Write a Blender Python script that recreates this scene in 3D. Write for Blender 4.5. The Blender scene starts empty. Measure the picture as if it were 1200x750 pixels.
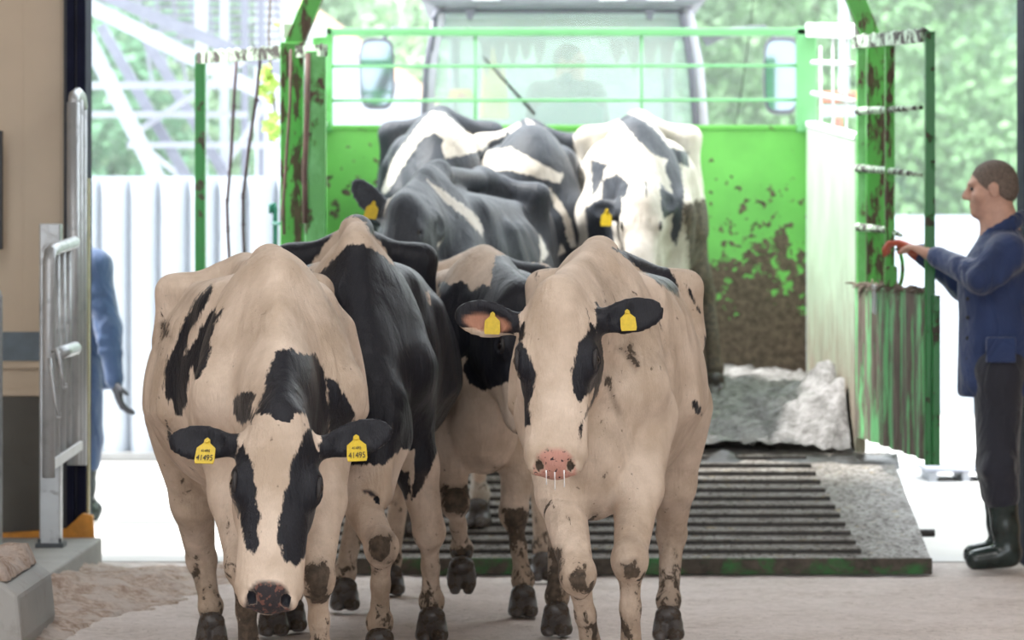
import bpy, math, random
import numpy as np
from mathutils import Vector, Matrix

random.seed(7)
np.random.seed(7)
PI = math.pi
S = bpy.context.scene
COL = S.collection
F_PX = 4000.0          # 120 mm lens on a 36 mm sensor, 1200 px wide frame
CAM_H = 1.36
HORIZON = 303.0

# ---------------------------------------------------------------- camera
cd = bpy.data.cameras.new('camera')
cd.lens = 120.0
cd.sensor_width = 36.0
cd.shift_y = -(375.0 - HORIZON) / 1200.0
cd.clip_end = 500
cd.dof.use_dof = True
cd.dof.focus_distance = 10.6
cd.dof.aperture_fstop = 4.0
cam = bpy.data.objects.new('camera', cd)
cam.location = (0, 0, CAM_H)
cam.rotation_euler = (PI / 2, 0, 0)
COL.objects.link(cam)
S.camera = cam

# ---------------------------------------------------------------- sky, sun, added indoor fill, exposure
w = bpy.data.worlds.new('sky')
S.world = w
w.use_nodes = True
bg = w.node_tree.nodes['Background']
bg.inputs[0].default_value = (0.88, 0.95, 1.0, 1)
bg.inputs[1].default_value = 4.4
sd = bpy.data.lights.new('sun', 'SUN')
sd.energy = 9.5
sd.angle = 0.06
sd.color = (1.0, 0.97, 0.92)
so = bpy.data.objects.new('sun', sd)
so.rotation_euler = (0.0, math.radians(-28), 0.0)     # from the left, high
COL.objects.link(so)


def area(name, loc, sx, sy, energy, rot=(0, 0, 0), col=(1, 1, 1)):
    d = bpy.data.lights.new(name, 'AREA')
    d.shape = 'RECTANGLE'
    d.size = sx
    d.size_y = sy
    d.energy = energy
    d.color = col
    o = bpy.data.objects.new(name, d)
    o.location = loc
    o.rotation_euler = rot
    COL.objects.link(o)
    return o


# unseen fill lights added under the ceiling to brighten the front cows
area('indoor_fill', (-2.6, 6.5, 4.9), 1.0, 9.0, 215, col=(1.0, 0.98, 0.96))
area('indoor_fill', (2.6, 6.5, 4.9), 1.0, 9.0, 215, col=(1.0, 0.98, 0.96))
area('indoor_fill', (0, -1.0, 4.9), 6.0, 2.0, 160, col=(1.0, 0.97, 0.95))

S.view_settings.view_transform = 'Standard'
S.view_settings.look = 'None'
S.view_settings.gamma = 1.0
S.view_settings.use_curve_mapping = False
S.view_settings.exposure = 0.0


def at(px, py, Y):
    return Vector(((px - 600.0) * Y / F_PX, Y, CAM_H - (py - HORIZON) * Y / F_PX))


# ---------------------------------------------------------------- tags
def tag(o, label=None, cat=None, group=None, kind=None):
    if label: o['label'] = label
    if cat: o['category'] = cat
    if group: o['group'] = group
    if kind: o['kind'] = kind
    return o


def thing(name, label, cat, loc=(0, 0, 0), group=None):
    o = bpy.data.objects.new(name, None)
    o.empty_display_size = 0.1
    COL.objects.link(o)
    o.location = loc
    return tag(o, label, cat, group)


# ---------------------------------------------------------------- materials
class NT:
    def __init__(self, name):
        self.m = bpy.data.materials.new(name)
        self.m.use_nodes = True
        self.t = self.m.node_tree
        self.b = self.t.nodes['Principled BSDF']
        self.tc = self.t.nodes.new('ShaderNodeTexCoord')

    def n(self, kind, **kw):
        x = self.t.nodes.new(kind)
        for k, v in kw.items():
            setattr(x, k, v)
        return x

    def l(self, a, b):
        self.t.links.new(a, b)

    def vec(self, scale=(1, 1, 1), src='Object'):
        mp = self.n('ShaderNodeMapping')
        mp.inputs['Scale'].default_value = scale
        self.l(self.tc.outputs[src], mp.inputs['Vector'])
        return mp.outputs[0]

    def noise(self, scale, detail=4, rough=0.55, stretch=(1, 1, 1), dist=0.0):
        x = self.n('ShaderNodeTexNoise')
        x.inputs['Scale'].default_value = scale
        x.inputs['Detail'].default_value = detail
        x.inputs['Roughness'].default_value = rough
        x.inputs['Distortion'].default_value = dist
        self.l(self.vec(stretch), x.inputs['Vector'])
        return x.outputs['Fac']

    def math(self, op, a, b=None, clamp=False):
        x = self.n('ShaderNodeMath', operation=op, use_clamp=clamp)
        for i, v in enumerate((a, b)):
            if v is None: continue
            if isinstance(v, (int, float)): x.inputs[i].default_value = v
            else: self.l(v, x.inputs[i])
        return x.outputs[0]

    def rng(self, v, a, b, c=0.0, d=1.0):
        x = self.n('ShaderNodeMapRange')
        x.inputs['From Min'].default_value = a
        x.inputs['From Max'].default_value = b
        x.inputs['To Min'].default_value = c
        x.inputs['To Max'].default_value = d
        self.l(v, x.inputs['Value'])
        return x.outputs[0]

    def mix(self, f, a, b):
        x = self.n('ShaderNodeMix', data_type='RGBA')
        for key, v in ((0, f), (6, a), (7, b)):
            if isinstance(v, (int, float)): x.inputs[key].default_value = v
            elif isinstance(v, tuple): x.inputs[key].default_value = (v[0], v[1], v[2], 1)
            else: self.l(v, x.inputs[key])
        return x.outputs[2]

    def attr(self, name):
        x = self.n('ShaderNodeAttribute', attribute_name=name)
        return x.outputs['Fac']

    def z(self):
        g = self.n('ShaderNodeNewGeometry')
        s = self.n('ShaderNodeSeparateXYZ')
        self.l(g.outputs['Position'], s.inputs[0])
        return s.outputs[2]

    def bump(self, h, strength=0.3, dist=0.01):
        x = self.n('ShaderNodeBump')
        x.inputs['Strength'].default_value = strength
        x.inputs['Distance'].default_value = dist
        self.l(h, x.inputs['Height'])
        self.l(x.outputs[0], self.b.inputs['Normal'])

    def col(self, c):
        if isinstance(c, tuple): self.b.inputs['Base Color'].default_value = (c[0], c[1], c[2], 1)
        else: self.l(c, self.b.inputs['Base Color'])

    def rough(self, r):
        if isinstance(r, (int, float)): self.b.inputs['Roughness'].default_value = r
        else: self.l(r, self.b.inputs['Roughness'])

    def metal(self, v):
        self.b.inputs['Metallic'].default_value = v

    def spec(self, v):
        self.b.inputs['Specular IOR Level'].default_value = v


MATS = {}


def simple(name, c, rough=0.6, metal=0.0, var=0.15, scale=12.0, bump=0.0, spec=0.5):
    if name in MATS: return MATS[name]
    k = NT(name)
    f = k.noise(scale, 5)
    lo = tuple(x * (1 - var) for x in c)
    hi = tuple(min(1, x * (1 + var)) for x in c)
    k.col(k.mix(k.rng(f, 0.3, 0.7), lo, hi))
    k.rough(rough)
    k.metal(metal)
    k.spec(spec)
    if bump: k.bump(f, bump)
    MATS[name] = k.m
    return k.m


def painted(name, c, mud=(0.10, 0.075, 0.055), cover=0.35, scale=9.0, grad=None, rough=0.4, stretch=(1, 1, 1), fade=None, soft=0.04, spots=0):
    """paint under splashed mud; grad=(z_clean, z_dirty) makes the splashes denser towards the floor"""
    k = NT(name)
    f = k.noise(scale, 7, 0.62, stretch, 0.3)
    f2 = k.noise(scale * 3.4, 5, 0.6, stretch)
    v = k.math('ADD', k.math('MULTIPLY', f, 0.75), k.math('MULTIPLY', f2, 0.25))
    if grad:
        g = k.rng(k.z(), grad[0], grad[1], -0.22, 0.20)
        v = k.math('ADD', v, g)
    th = 0.72 - cover * 0.45
    msk = k.rng(v, th, th + soft)
    if spots:
        sp = k.rng(k.math('ADD', k.noise(spots, 3, .5), k.math('MULTIPLY', k.rng(k.z(), 2.1, .8, -.06, .10), 1.0)), .61, .64)
        msk = k.math('MAXIMUM', msk, sp)
    base = k.mix(k.rng(k.noise(3.0, 3), 0.3, 0.7), tuple(x * 0.85 for x in c), tuple(min(1, x * 1.12) for x in c))
    if fade:
        base = k.mix(k.rng(k.noise(scale * .7, 6, 0.6, stretch), 0.45, 0.62), base, fade)
    mc = k.mix(k.rng(f2, 0.35, 0.65), tuple(x * 0.6 for x in mud), tuple(x * 1.5 for x in mud))
    k.col(k.mix(msk, base, mc))
    k.rough(k.rng(msk, 0, 1, rough, 0.75))
    k.bump(k.math('MULTIPLY', msk, f2), 0.5, 0.012)
    return k.m


def glassy(name, tint=(0.85, 0.93, 0.92), alpha=0.35, rough=0.05):
    k = NT(name)
    tr = k.n('ShaderNodeBsdfTransparent')
    tr.inputs[0].default_value = (tint[0], tint[1], tint[2], 1)
    mx = k.n('ShaderNodeMixShader')
    mx.inputs[0].default_value = alpha
    k.col(k.mix(k.rng(k.noise(2.5, 4), 0.3, 0.7), (0.62, 0.70, 0.68), (0.75, 0.82, 0.8)))
    k.rough(rough)
    out = k.t.nodes['Material Output']
    k.l(tr.outputs[0], mx.inputs[1])
    k.l(k.b.outputs[0], mx.inputs[2])
    k.l(mx.outputs[0], out.inputs[0])
    return k.m


# ---------------------------------------------------------------- mesh builder
class MB:
    def __init__(self):
        self.v = []
        self.f = []
        self.mi = []
        self.cur = 0

    def mat(self, i):
        self.cur = i
        return self

    def add(self, vs, fs):
        o = len(self.v)
        self.v += [tuple(p) for p in vs]
        self.f += [tuple(o + i for i in q) for q in fs]
        self.mi += [self.cur] * len(fs)
        return self

    def box(self, a, b):
        x0, y0, z0 = a
        x1, y1, z1 = b
        return self.add([(x0, y0, z0), (x1, y0, z0), (x1, y1, z0), (x0, y1, z0), (x0, y0, z1), (x1, y0, z1), (x1, y1, z1), (x0, y1, z1)],
                        [(0, 3, 2, 1), (4, 5, 6, 7), (0, 1, 5, 4), (1, 2, 6, 5), (2, 3, 7, 6), (3, 0, 4, 7)])

    def hexa(self, p):     # 8 corner points: bottom four, top four
        return self.add(p, [(0, 3, 2, 1), (4, 5, 6, 7), (0, 1, 5, 4), (1, 2, 6, 5), (2, 3, 7, 6), (3, 0, 4, 7)])

    def bar(self, a, b, w, h, up=(0, 0, 1)):
        a = Vector(a); b = Vector(b)
        d = (b - a).normalized()
        u = Vector(up)
        if abs(d.dot(u)) > 0.98: u = Vector((0, 1, 0))
        s = d.cross(u).normalized() * (w / 2)
        t = s.cross(d).normalized() * (h / 2)
        return self.hexa([a - s - t, a + s - t, b + s - t, b - s - t, a - s + t, a + s + t, b + s + t, b - s + t])

    def tube(self, pts, r, n=10, cap=True):
        pts = [Vector(p) for p in pts]
        rs = r if isinstance(r, (list, tuple)) else [r] * len(pts)
        o = len(self.v)
        prev = None
        for i, p in enumerate(pts):
            d = (pts[min(i + 1, len(pts) - 1)] - pts[max(i - 1, 0)]).normalized()
            if prev is None:
                u = Vector((0, 0, 1)) if abs(d.z) < 0.9 else Vector((1, 0, 0))
                s = d.cross(u).normalized()
            else:
                s = (prev - d * prev.dot(d)).normalized()
            prev = s
            t = d.cross(s)
            for k in range(n):
                a = 2 * PI * k / n
                self.v.append(tuple(p + (s * math.cos(a) + t * math.sin(a)) * rs[i]))
        for i in range(len(pts) - 1):
            for k in range(n):
                a = o + i * n + k
                b = o + i * n + (k + 1) % n
                self.f.append((a, b, b + n, a + n))
                self.mi.append(self.cur)
        if cap:
            self.f.append(tuple(o + k for k in range(n))[::-1])
            self.f.append(tuple(o + (len(pts) - 1) * n + k for k in range(n)))
            self.mi += [self.cur, self.cur]
        return self

    def prism(self, poly, axis, a, b):
        """poly: 2-D outline; axis 'x','y','z' = extrusion axis from a to b"""
        n = len(poly)
        def P(q, t):
            return (t, q[0], q[1]) if axis == 'x' else (q[0], t, q[1]) if axis == 'y' else (q[0], q[1], t)
        vs = [P(q, a) for q in poly] + [P(q, b) for q in poly]
        fs = [tuple(range(n)), tuple(range(2 * n - 1, n - 1, -1))] + [(i, (i + 1) % n, (i + 1) % n + n, i + n) for i in range(n)]
        return self.add(vs, fs)

    def lathe(self, prof, c, axis='z', n=24):
        o = len(self.v)
        for (r, h) in prof:
            for k in range(n):
                a = 2 * PI * k / n
                x, y = r * math.cos(a), r * math.sin(a)
                p = (x, y, h) if axis == 'z' else (h, x, y) if axis == 'x' else (x, h, y)
                self.v.append((c[0] + p[0], c[1] + p[1], c[2] + p[2]))
        for i in range(len(prof) - 1):
            for k in range(n):
                a = o + i * n + k
                b = o + i * n + (k + 1) % n
                self.f.append((a, b, b + n, a + n))
                self.mi.append(self.cur)
        return self

    def build(self, name, mats, parent=None, smooth=False, bevel=0.0, origin=None):
        me = bpy.data.meshes.new(name)
        v = np.array(self.v, dtype=float)
        if parent is not None:
            org = np.array(world_loc(parent))
        else:
            org = np.array(origin) if origin is not None else np.array(((v[:, 0].min() + v[:, 0].max()) / 2, (v[:, 1].min() + v[:, 1].max()) / 2, v[:, 2].min()))
        me.from_pydata([tuple(p) for p in (v - org)], [], self.f)
        if not isinstance(mats, (list, tuple)): mats = [mats]
        for m in mats: me.materials.append(m)
        me.polygons.foreach_set('material_index', self.mi)
        if smooth: me.polygons.foreach_set('use_smooth', [True] * len(me.polygons))
        import bmesh
        bm = bmesh.new(); bm.from_mesh(me)
        bmesh.ops.recalc_face_normals(bm, faces=bm.faces)
        bm.to_mesh(me); bm.free()
        me.update()
        o = bpy.data.objects.new(name, me)
        COL.objects.link(o)
        if parent is not None:
            o.parent = parent
        else:
            o.location = tuple(org)
        if bevel:
            md = o.modifiers.new('bevel', 'BEVEL')
            md.width = bevel
            md.segments = 2
            md.limit_method = 'ANGLE'
        return o


def world_loc(o):
    p = Vector(o.location)
    while o.parent is not None:
        o = o.parent
        p = p + Vector(o.location)
    return tuple(p)


# ---------------------------------------------------------------- implicit bodies
def nvec(p): return np.array(p, dtype=np.float32)


class Field:
    """smooth union of tapered capsules and ellipsoids, polygonised into one continuous skin"""
    def __init__(self, h):
        self.h = h
        self.pr = []

    def rc(self, a, b, ra, rb, k=0.05, g='body', sc=(1, 1, 1), sub=False):
        self.pr.append(('rc', nvec(a), nvec(b), float(ra), float(rb), float(k), g, nvec(sc), sub))
        return self

    def chain(self, pts, rs, k=0.04, g='body', sc=(1, 1, 1)):
        for i in range(len(pts) - 1):
            self.rc(pts[i], pts[i + 1], rs[i], rs[i + 1], k, g, sc)
        return self

    def el(self, c, r, k=0.08, g='body', R=None, sub=False):
        R = np.eye(3, dtype=np.float32) if R is None else np.array(R, dtype=np.float32)   # rows: local axes
        self.pr.append(('el', nvec(c), nvec(r), R, float(k), g, sub))
        return self

    @staticmethod
    def dist(p, X):
        if p[0] == 'rc':
            _, a, b, ra, rb, k, g, sc, sub = p
            inv = 1.0 / sc
            A = a * inv; B = b * inv
            P = [X[i] * inv[i] - A[i] for i in range(3)]
            ba = B - A
            L = float(ba @ ba) + 1e-9
            t = np.clip((P[0] * ba[0] + P[1] * ba[1] + P[2] * ba[2]) / L, 0, 1)
            d = np.sqrt((P[0] - ba[0] * t) ** 2 + (P[1] - ba[1] * t) ** 2 + (P[2] - ba[2] * t) ** 2) - (ra + (rb - ra) * t)
            return d * float(sc.min())
        _, c, r, R, k, g, sub = p
        P = [X[i] - c[i] for i in range(3)]
        q = [(P[0] * R[i][0] + P[1] * R[i][1] + P[2] * R[i][2]) for i in range(3)]
        k0 = np.sqrt((q[0] / r[0]) ** 2 + (q[1] / r[1]) ** 2 + (q[2] / r[2]) ** 2)
        k1 = np.sqrt((q[0] / r[0] ** 2) ** 2 + (q[1] / r[1] ** 2) ** 2 + (q[2] / r[2] ** 2) ** 2) + 1e-6
        return k0 * (k0 - 1.0) / k1

    def bounds(self, p):
        if p[0] == 'rc':
            _, a, b, ra, rb, k, g, sc, sub = p
            r = max(ra, rb) * sc
            return np.minimum(a, b) - r, np.maximum(a, b) + r
        _, c, r, R, k, g, sub = p
        e = np.sqrt(((R * r[:, None]) ** 2).sum(axis=0))
        return c - e, c + e

    def mesh(self):
        h = self.h
        lo = np.min([self.bounds(p)[0] for p in self.pr], axis=0) - 4 * h
        hi = np.max([self.bounds(p)[1] for p in self.pr], axis=0) + 4 * h
        n = np.ceil((hi - lo) / h).astype(int) + 1
        F = np.full(tuple(n), 1.0, dtype=np.float32)
        ax = [lo[i] + h * np.arange(n[i], dtype=np.float32) for i in range(3)]
        for p in self.pr:
            k = p[5] if p[0] == 'rc' else p[4]
            sub = p[-1]
            b0, b1 = self.bounds(p)
            m = k + 3 * h
            i0 = np.maximum(((b0 - m - lo) / h).astype(int), 0)
            i1 = np.minimum(((b1 + m - lo) / h).astype(int) + 2, n)
            X = (ax[0][i0[0]:i1[0]][:, None, None], ax[1][i0[1]:i1[1]][None, :, None], ax[2][i0[2]:i1[2]][None, None, :])
            d = Field.dist(p, X).astype(np.float32)
            sl = (slice(i0[0], i1[0]), slice(i0[1], i1[1]), slice(i0[2], i1[2]))
            A = F[sl]
            if sub:
                d = -d
                hh = np.maximum(k - np.abs(A - d), 0) / k
                F[sl] = np.maximum(A, d) + hh * hh * k * 0.25
            else:
                hh = np.maximum(k - np.abs(A - d), 0) / k
                F[sl] = np.minimum(A, d) - hh * hh * k * 0.25
        return surface_nets(F, lo, h)

    def group_dist(self, V, g):
        X = (V[:, 0], V[:, 1], V[:, 2])
        out = np.full(len(V), 9.0, dtype=np.float32)
        for p in self.pr:
            gg = p[6] if p[0] == 'rc' else p[5]
            if gg != g or p[-1]: continue
            out = np.minimum(out, Field.dist(p, X))
        return out


def surface_nets(F, lo, h):
    s = F < 0
    n = F.shape
    c = np.zeros((n[0] - 1, n[1] - 1, n[2] - 1), dtype=np.int8)
    for i in (0, 1):
        for j in (0, 1):
            for k in (0, 1):
                c += s[i:n[0] - 1 + i, j:n[1] - 1 + j, k:n[2] - 1 + k]
    act = np.argwhere((c > 0) & (c < 8))
    idx = np.full(c.shape, -1, dtype=np.int64)
    idx[act[:, 0], act[:, 1], act[:, 2]] = np.arange(len(act))
    acc = np.zeros((len(act), 3), dtype=np.float64)
    cnt = np.zeros(len(act))
    cor = [(i, j, k) for i in (0, 1) for j in (0, 1) for k in (0, 1)]
    for a in cor:
        for b in cor:
            if sum(b) - sum(a) == 1 and all(b[q] >= a[q] for q in range(3)):
                fa = F[act[:, 0] + a[0], act[:, 1] + a[1], act[:, 2] + a[2]]
                fb = F[act[:, 0] + b[0], act[:, 1] + b[1], act[:, 2] + b[2]]
                m = (fa < 0) != (fb < 0)
                t = np.where(m, fa / np.where(m, fa - fb, 1), 0)
                p = np.array(a)[None, :] + t[:, None] * (np.array(b) - np.array(a))[None, :]
                acc += np.where(m[:, None], p, 0)
                cnt += m
    V = (act + acc / cnt[:, None]) * h + lo[None, :]
    quads = []
    for axis in range(3):
        o = [1 if q != axis else 0 for q in range(3)]
        sl0 = [slice(1, n[q] - 1) if q != axis else slice(0, n[q] - 1) for q in range(3)]
        sl1 = [slice(1, n[q] - 1) if q != axis else slice(1, n[q]) for q in range(3)]
        s0 = s[tuple(sl0)]; s1 = s[tuple(sl1)]
        e = np.argwhere(s0 != s1)
        inside = s0[e[:, 0], e[:, 1], e[:, 2]]
        e = e + np.array(o)[None, :]
        u, v = [(1, 2), (2, 0), (0, 1)][axis]
        def cell(du, dv):
            q = e.copy()
            q[:, u] += du; q[:, v] += dv
            return idx[q[:, 0], q[:, 1], q[:, 2]]
        Q = np.stack([cell(-1, -1), cell(0, -1), cell(0, 0), cell(-1, 0)], axis=1)
        Q = np.where(inside[:, None], Q, Q[:, ::-1])
        quads.append(Q)
    Q = np.concatenate(quads)
    Q = Q[(Q >= 0).all(axis=1)]
    return V, Q


def np_mesh(name, V, Q, mats, parent=None, origin=(0, 0, 0), smooth=True, attrs=None):
    me = bpy.data.meshes.new(name)
    V = np.asarray(V, dtype=np.float64) - np.array(origin)
    me.vertices.add(len(V))
    me.vertices.foreach_set('co', V.astype(np.float32).ravel())
    me.loops.add(Q.size)
    me.loops.foreach_set('vertex_index', Q.astype(np.int32).ravel())
    me.polygons.add(len(Q))
    me.polygons.foreach_set('loop_start', np.arange(len(Q), dtype=np.int32) * Q.shape[1])
    me.update(calc_edges=True)
    me.polygons.foreach_set('use_smooth', np.full(len(Q), smooth))
    for k, v in (attrs or {}).items():
        a = me.attributes.new(k, 'FLOAT', 'POINT')
        a.data.foreach_set('value', np.asarray(v, dtype=np.float32))
    if not isinstance(mats, (list, tuple)): mats = [mats]
    for m in mats: me.materials.append(m)
    o = bpy.data.objects.new(name, me)
    COL.objects.link(o)
    if parent is not None: o.parent = parent
    return o


def poly_sd(px, py, poly):
    """signed distance to a closed outline, positive inside"""
    d = np.full(px.shape, 1e9)
    inside = np.zeros(px.shape, dtype=bool)
    n = len(poly)
    for i in range(n):
        x0, y0 = poly[i]; x1, y1 = poly[(i + 1) % n]
        ex, ey = x1 - x0, y1 - y0
        t = np.clip(((px - x0) * ex + (py - y0) * ey) / (ex * ex + ey * ey + 1e-9), 0, 1)
        d = np.minimum(d, (px - x0 - ex * t) ** 2 + (py - y0 - ey * t) ** 2)
        c = ((y0 > py) != (y1 > py)) & (px < (x1 - x0) * (py - y0) / ((y1 - y0) if y1 != y0 else 1e-9) + x0)
        inside ^= c
    d = np.sqrt(d)
    return np.where(inside, d, -d)


def vnoise(P, sc, seed=0):
    """cheap smooth 3-D value noise, 0..1"""
    r = np.random.RandomState(seed)
    G = r.rand(32, 32, 32).astype(np.float32)
    q = P * sc + 100.0
    i = np.floor(q).astype(int)
    f = q - i
    f = f * f * (3 - 2 * f)
    out = 0
    for a in (0, 1):
        for b in (0, 1):
            for c in (0, 1):
                w = (f[:, 0] if a else 1 - f[:, 0]) * (f[:, 1] if b else 1 - f[:, 1]) * (f[:, 2] if c else 1 - f[:, 2])
                out = out + w * G[(i[:, 0] + a) % 32, (i[:, 1] + b) % 32, (i[:, 2] + c) % 32]
    return out

# ================================================================ GROUND AND BARN
def grid(name, xs, ys, zf, m, kind=None, origin=(0, 0, 0)):
    X, Y = np.meshgrid(np.array(xs), np.array(ys), indexing='ij')
    P = np.stack([X.ravel(), Y.ravel(), np.zeros(X.size)], axis=1)
    P[:, 2] = zf(P)
    n, k = len(xs), len(ys)
    i, j = np.meshgrid(np.arange(n - 1), np.arange(k - 1), indexing='ij')
    a = (i * k + j).ravel()
    Q = np.stack([a, a + k, a + k + 1, a + 1], axis=1)
    return np_mesh(name, P, Q, m)


def floor_mat():
    k = NT('trampled_floor')
    f = k.noise(2.2, 8, 0.62)
    g = k.noise(26, 6, 0.65)
    c = k.mix(k.rng(f, 0.35, 0.65), (0.60, 0.53, 0.50), (0.47, 0.40, 0.36))
    c = k.mix(k.rng(g, 0.42, 0.62, 0, 0.6), c, (0.68, 0.60, 0.56))
    c = k.mix(k.rng(k.noise(60, 4, 0.6), 0.64, 0.70, 0, .8), c, (0.10, 0.07, 0.05))
    c = k.mix(k.rng(k.noise(14, 7, 0.7), 0.60, 0.66, 0, .45), c, (0.22, 0.15, 0.11))
    k.col(c)
    k.rough(0.85)
    k.bump(k.math('ADD', g, k.math('MULTIPLY', k.noise(90, 3), .6)), 0.55, 0.012)
    return k.m


def yard_mat():
    k = NT('pale_yard_concrete')
    f = k.noise(1.2, 6)
    k.col(k.mix(k.rng(f, 0.3, 0.7), (0.56, 0.55, 0.54), (0.47, 0.455, 0.44)))
    k.rough(0.8)
    k.bump(k.noise(30, 4), 0.3, 0.006)
    return k.m


M_FLOOR = floor_mat()
M_YARD = yard_mat()
xs = [-9, -6, -4, -3] + list(np.arange(-2.6, 2.9, 0.035)) + [3.3, 4.5, 6, 9]
ys = [-9, -3, 3, 7, 9] + list(np.arange(9.6, 15.42, 0.04)) + [15.43]
def fz(P):
    n = vnoise(P * np.array([1, 1, 0]), 2.2, 5) * .012 + vnoise(P * np.array([1, 1, 0]), 11, 6) * .010 + vnoise(P * np.array([1, 1, 0]), 24, 7) * .006
    return n - .026
tag(grid('floor', xs, ys, fz, M_FLOOR), kind='structure')

g = MB()
g.box((-40, 15.42, -.3), (45, 70, -.008))
tag(g.build('ground', M_YARD), kind='structure')
g = MB()
g.box((-160, 70, -.3), (160, 260, -.01))
tag(g.build('ground', simple('meadow', (0.30, 0.42, 0.16), .9, var=.3, scale=.6)), kind='structure')

M_PANEL = simple('sandwich_panel_beige', (0.58, 0.475, 0.36), .55, var=.05, scale=3, bump=.02)
M_JAMB = simple('door_frame_dark', (0.008, 0.010, 0.028), .75, var=.2, spec=.15)
M_JAMBG = simple('door_frame_grey', (0.05, 0.055, 0.065), .6)
M_CONC = painted('cast_concrete_wall', (0.115, 0.11, 0.10), (0.05, 0.045, 0.04), .35, 14, rough=.85, soft=.3)
M_CONCL = painted('kerb_concrete', (0.38, 0.38, 0.37), (0.26, 0.235, 0.21), .42, 12, rough=.85, soft=.25)
M_GALV = painted('galvanised_steel', (0.46, 0.48, 0.50), (0.22, 0.235, 0.25), .42, 16, rough=.38, soft=.3)
M_GALV.node_tree.nodes['Principled BSDF'].inputs['Metallic'].default_value = .45
M_WHITEP = simple('white_paint', (0.78, 0.80, 0.82), .5, var=.06)
M_CEIL = simple('barn_ceiling', (0.42, 0.41, 0.40), .7, var=.08)

# wall beside the doorway: panel, blue-grey trim, lower panel, concrete plinth
YW = 15.36
g = MB()
g.mat(0).box((-7, YW, 1.03), (-2.005, YW + .12, 5.2))
for x in np.arange(-6.8, -1.98, .17):
    g.mat(0).box((x, YW - .004, 1.03), (x + .012, YW, 5.2))
g.mat(1).box((-7, YW - .01, .90), (-2.005, YW + .12, 1.03))
g.mat(0).box((-7, YW - .005, .74), (-2.005, YW + .12, .90))
g.mat(0).box((-7, YW - .03, .868), (-2.005, YW, .888))
g.mat(0).box((-7, YW - .02, .745), (-2.005, YW, .775))
g.mat(2).box((-7, YW - .005, -.1), (-2.005, YW + .14, .74))
g.mat(0).box((2.36, YW, -.1), (7, YW + .12, 5.2))
g.mat(0).box((-2.005, YW, 4.6), (2.36, YW + .12, 5.2))
tag(g.build('wall_front', [M_PANEL, simple('trim_bluegrey', (0.13, 0.17, 0.21), .5), M_CONC]), kind='structure')
g = MB()
g.mat(1).box((-2.012, YW - .05, -.02), (-1.992, YW + .02, 4.6))
g.mat(0).box((-1.992, YW - .09, -.02), (-1.958, YW + .12, 4.6))
g.mat(2).box((-1.958, YW - .06, -.02), (-1.945, YW + .12, 4.6))
g.mat(0).box((-1.945, YW - .09, -.02), (-1.908, YW + .14, 4.6))
g.mat(2).box((-1.953, YW - .092, .3), (-1.949, YW - .085, 4.6))
tag(g.build('trim_1', [M_JAMB, M_JAMBG, simple('frame_seal', (0.03, 0.033, 0.05), .7)], bevel=.002), kind='structure')
g = MB()
g.box((-1.905, YW - .06, .02), (-1.896, YW - .02, 1.72))
tag(g.build('trim_2', simple('edge_strip_yellow', (0.55, 0.50, 0.30), .5)), kind='structure')
g = MB()
g.mat(0).box((2.292, YW - .09, -.02), (2.36, YW + .14, 4.6))
tag(g.build('trim_3', [M_JAMB], bevel=.003), kind='structure')
for nm, a, b in (('wall_left', (-7.15, -9, -.1), (-7, YW, 5.2)), ('wall_right', (7, -9, -.1), (7.15, YW, 5.2)), ('ceiling', (-7.2, -9, 5.2), (7.2, YW + .5, 5.35))):
    tag(MB().box(a, b).build(nm, M_CEIL if nm == 'ceiling' else M_PANEL), kind='structure')

# kerb, block, sawdust
g = MB()
g.box((-3.6, 13.35, -.05), (-1.83, 15.24, .115))
tag(g.build('concrete_kerb', M_CONCL, bevel=.012), 'low pale concrete kerb under the galvanised railing beside the doorway', 'kerb')
g = MB()
g.prism([(-2.6, -.05), (-1.70, -.05), (-1.685, .05), (-1.70, .20), (-1.76, .245), (-2.6, .25)], 'y', 11.75, 12.6)
tag(g.build('concrete_block', M_CONCL, bevel=.015), 'grey block topped with sawdust in the bottom left corner', 'block')
M_SAW = NT('sawdust')
_f = M_SAW.noise(30, 7, .7)
_c = M_SAW.mix(M_SAW.rng(_f, .38, .62), (0.36, 0.25, 0.19), (0.64, 0.52, 0.44))
_c = M_SAW.mix(M_SAW.rng(M_SAW.noise(7, 5), .46, .60, 0, .8), _c, (0.62, 0.54, 0.49))
M_SAW.col(_c); M_SAW.rough(.95)
M_SAW.bump(M_SAW.noise(60, 5, .7), .8, .02)
M_SAW = M_SAW.m
def sawz(P):
    x, y = P[:, 0], P[:, 1]
    e = -1.62 - .10 * np.sin(y * 1.7) + (y - 13) * -.055
    hh = np.clip((e + .10 - x) / .42, 0, 1) * .10 + np.exp(-((x + 1.50) ** 2 / .03 + (y - 14.2) ** 2 / .5)) * .05
    hh = np.maximum(hh, np.exp(-((x + 1.22) ** 2 / .05 + (y - 14.8) ** 2 / .10)) * .045)
    q = P * np.array([1, 1, 0])
    hh = hh * (.45 + .9 * vnoise(q, 5, 9)) + vnoise(q, 13, 10) * .022 * (hh > .008) + vnoise(q, 34, 11) * .016 * (hh > .008)
    edge = np.clip((15.3 - y) / .2, 0, 1) * np.clip((y - 11.05) / .35, 0, 1) * np.clip((x + 2.5) / .1, 0, 1)
    return hh * edge - .032
tag(grid('sawdust', np.arange(-2.5, -.7, .018), np.arange(11.0, 15.32, .022), sawz, M_SAW), 'drift of reddish sawdust along the kerb on the left', 'sawdust', kind='stuff')
def sawz2(P):
    x, y = P[:, 0], P[:, 1]
    q = P * np.array([1, 1, 0])
    d = np.minimum(np.minimum(x + 2.55, -1.745 - x), np.minimum(y - 11.8, 12.55 - y))
    return .238 + np.clip(d * 2.5, 0, .06) * (.3 + 1.1 * vnoise(q, 12, 3)) + vnoise(q, 40, 4) * .012
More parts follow.
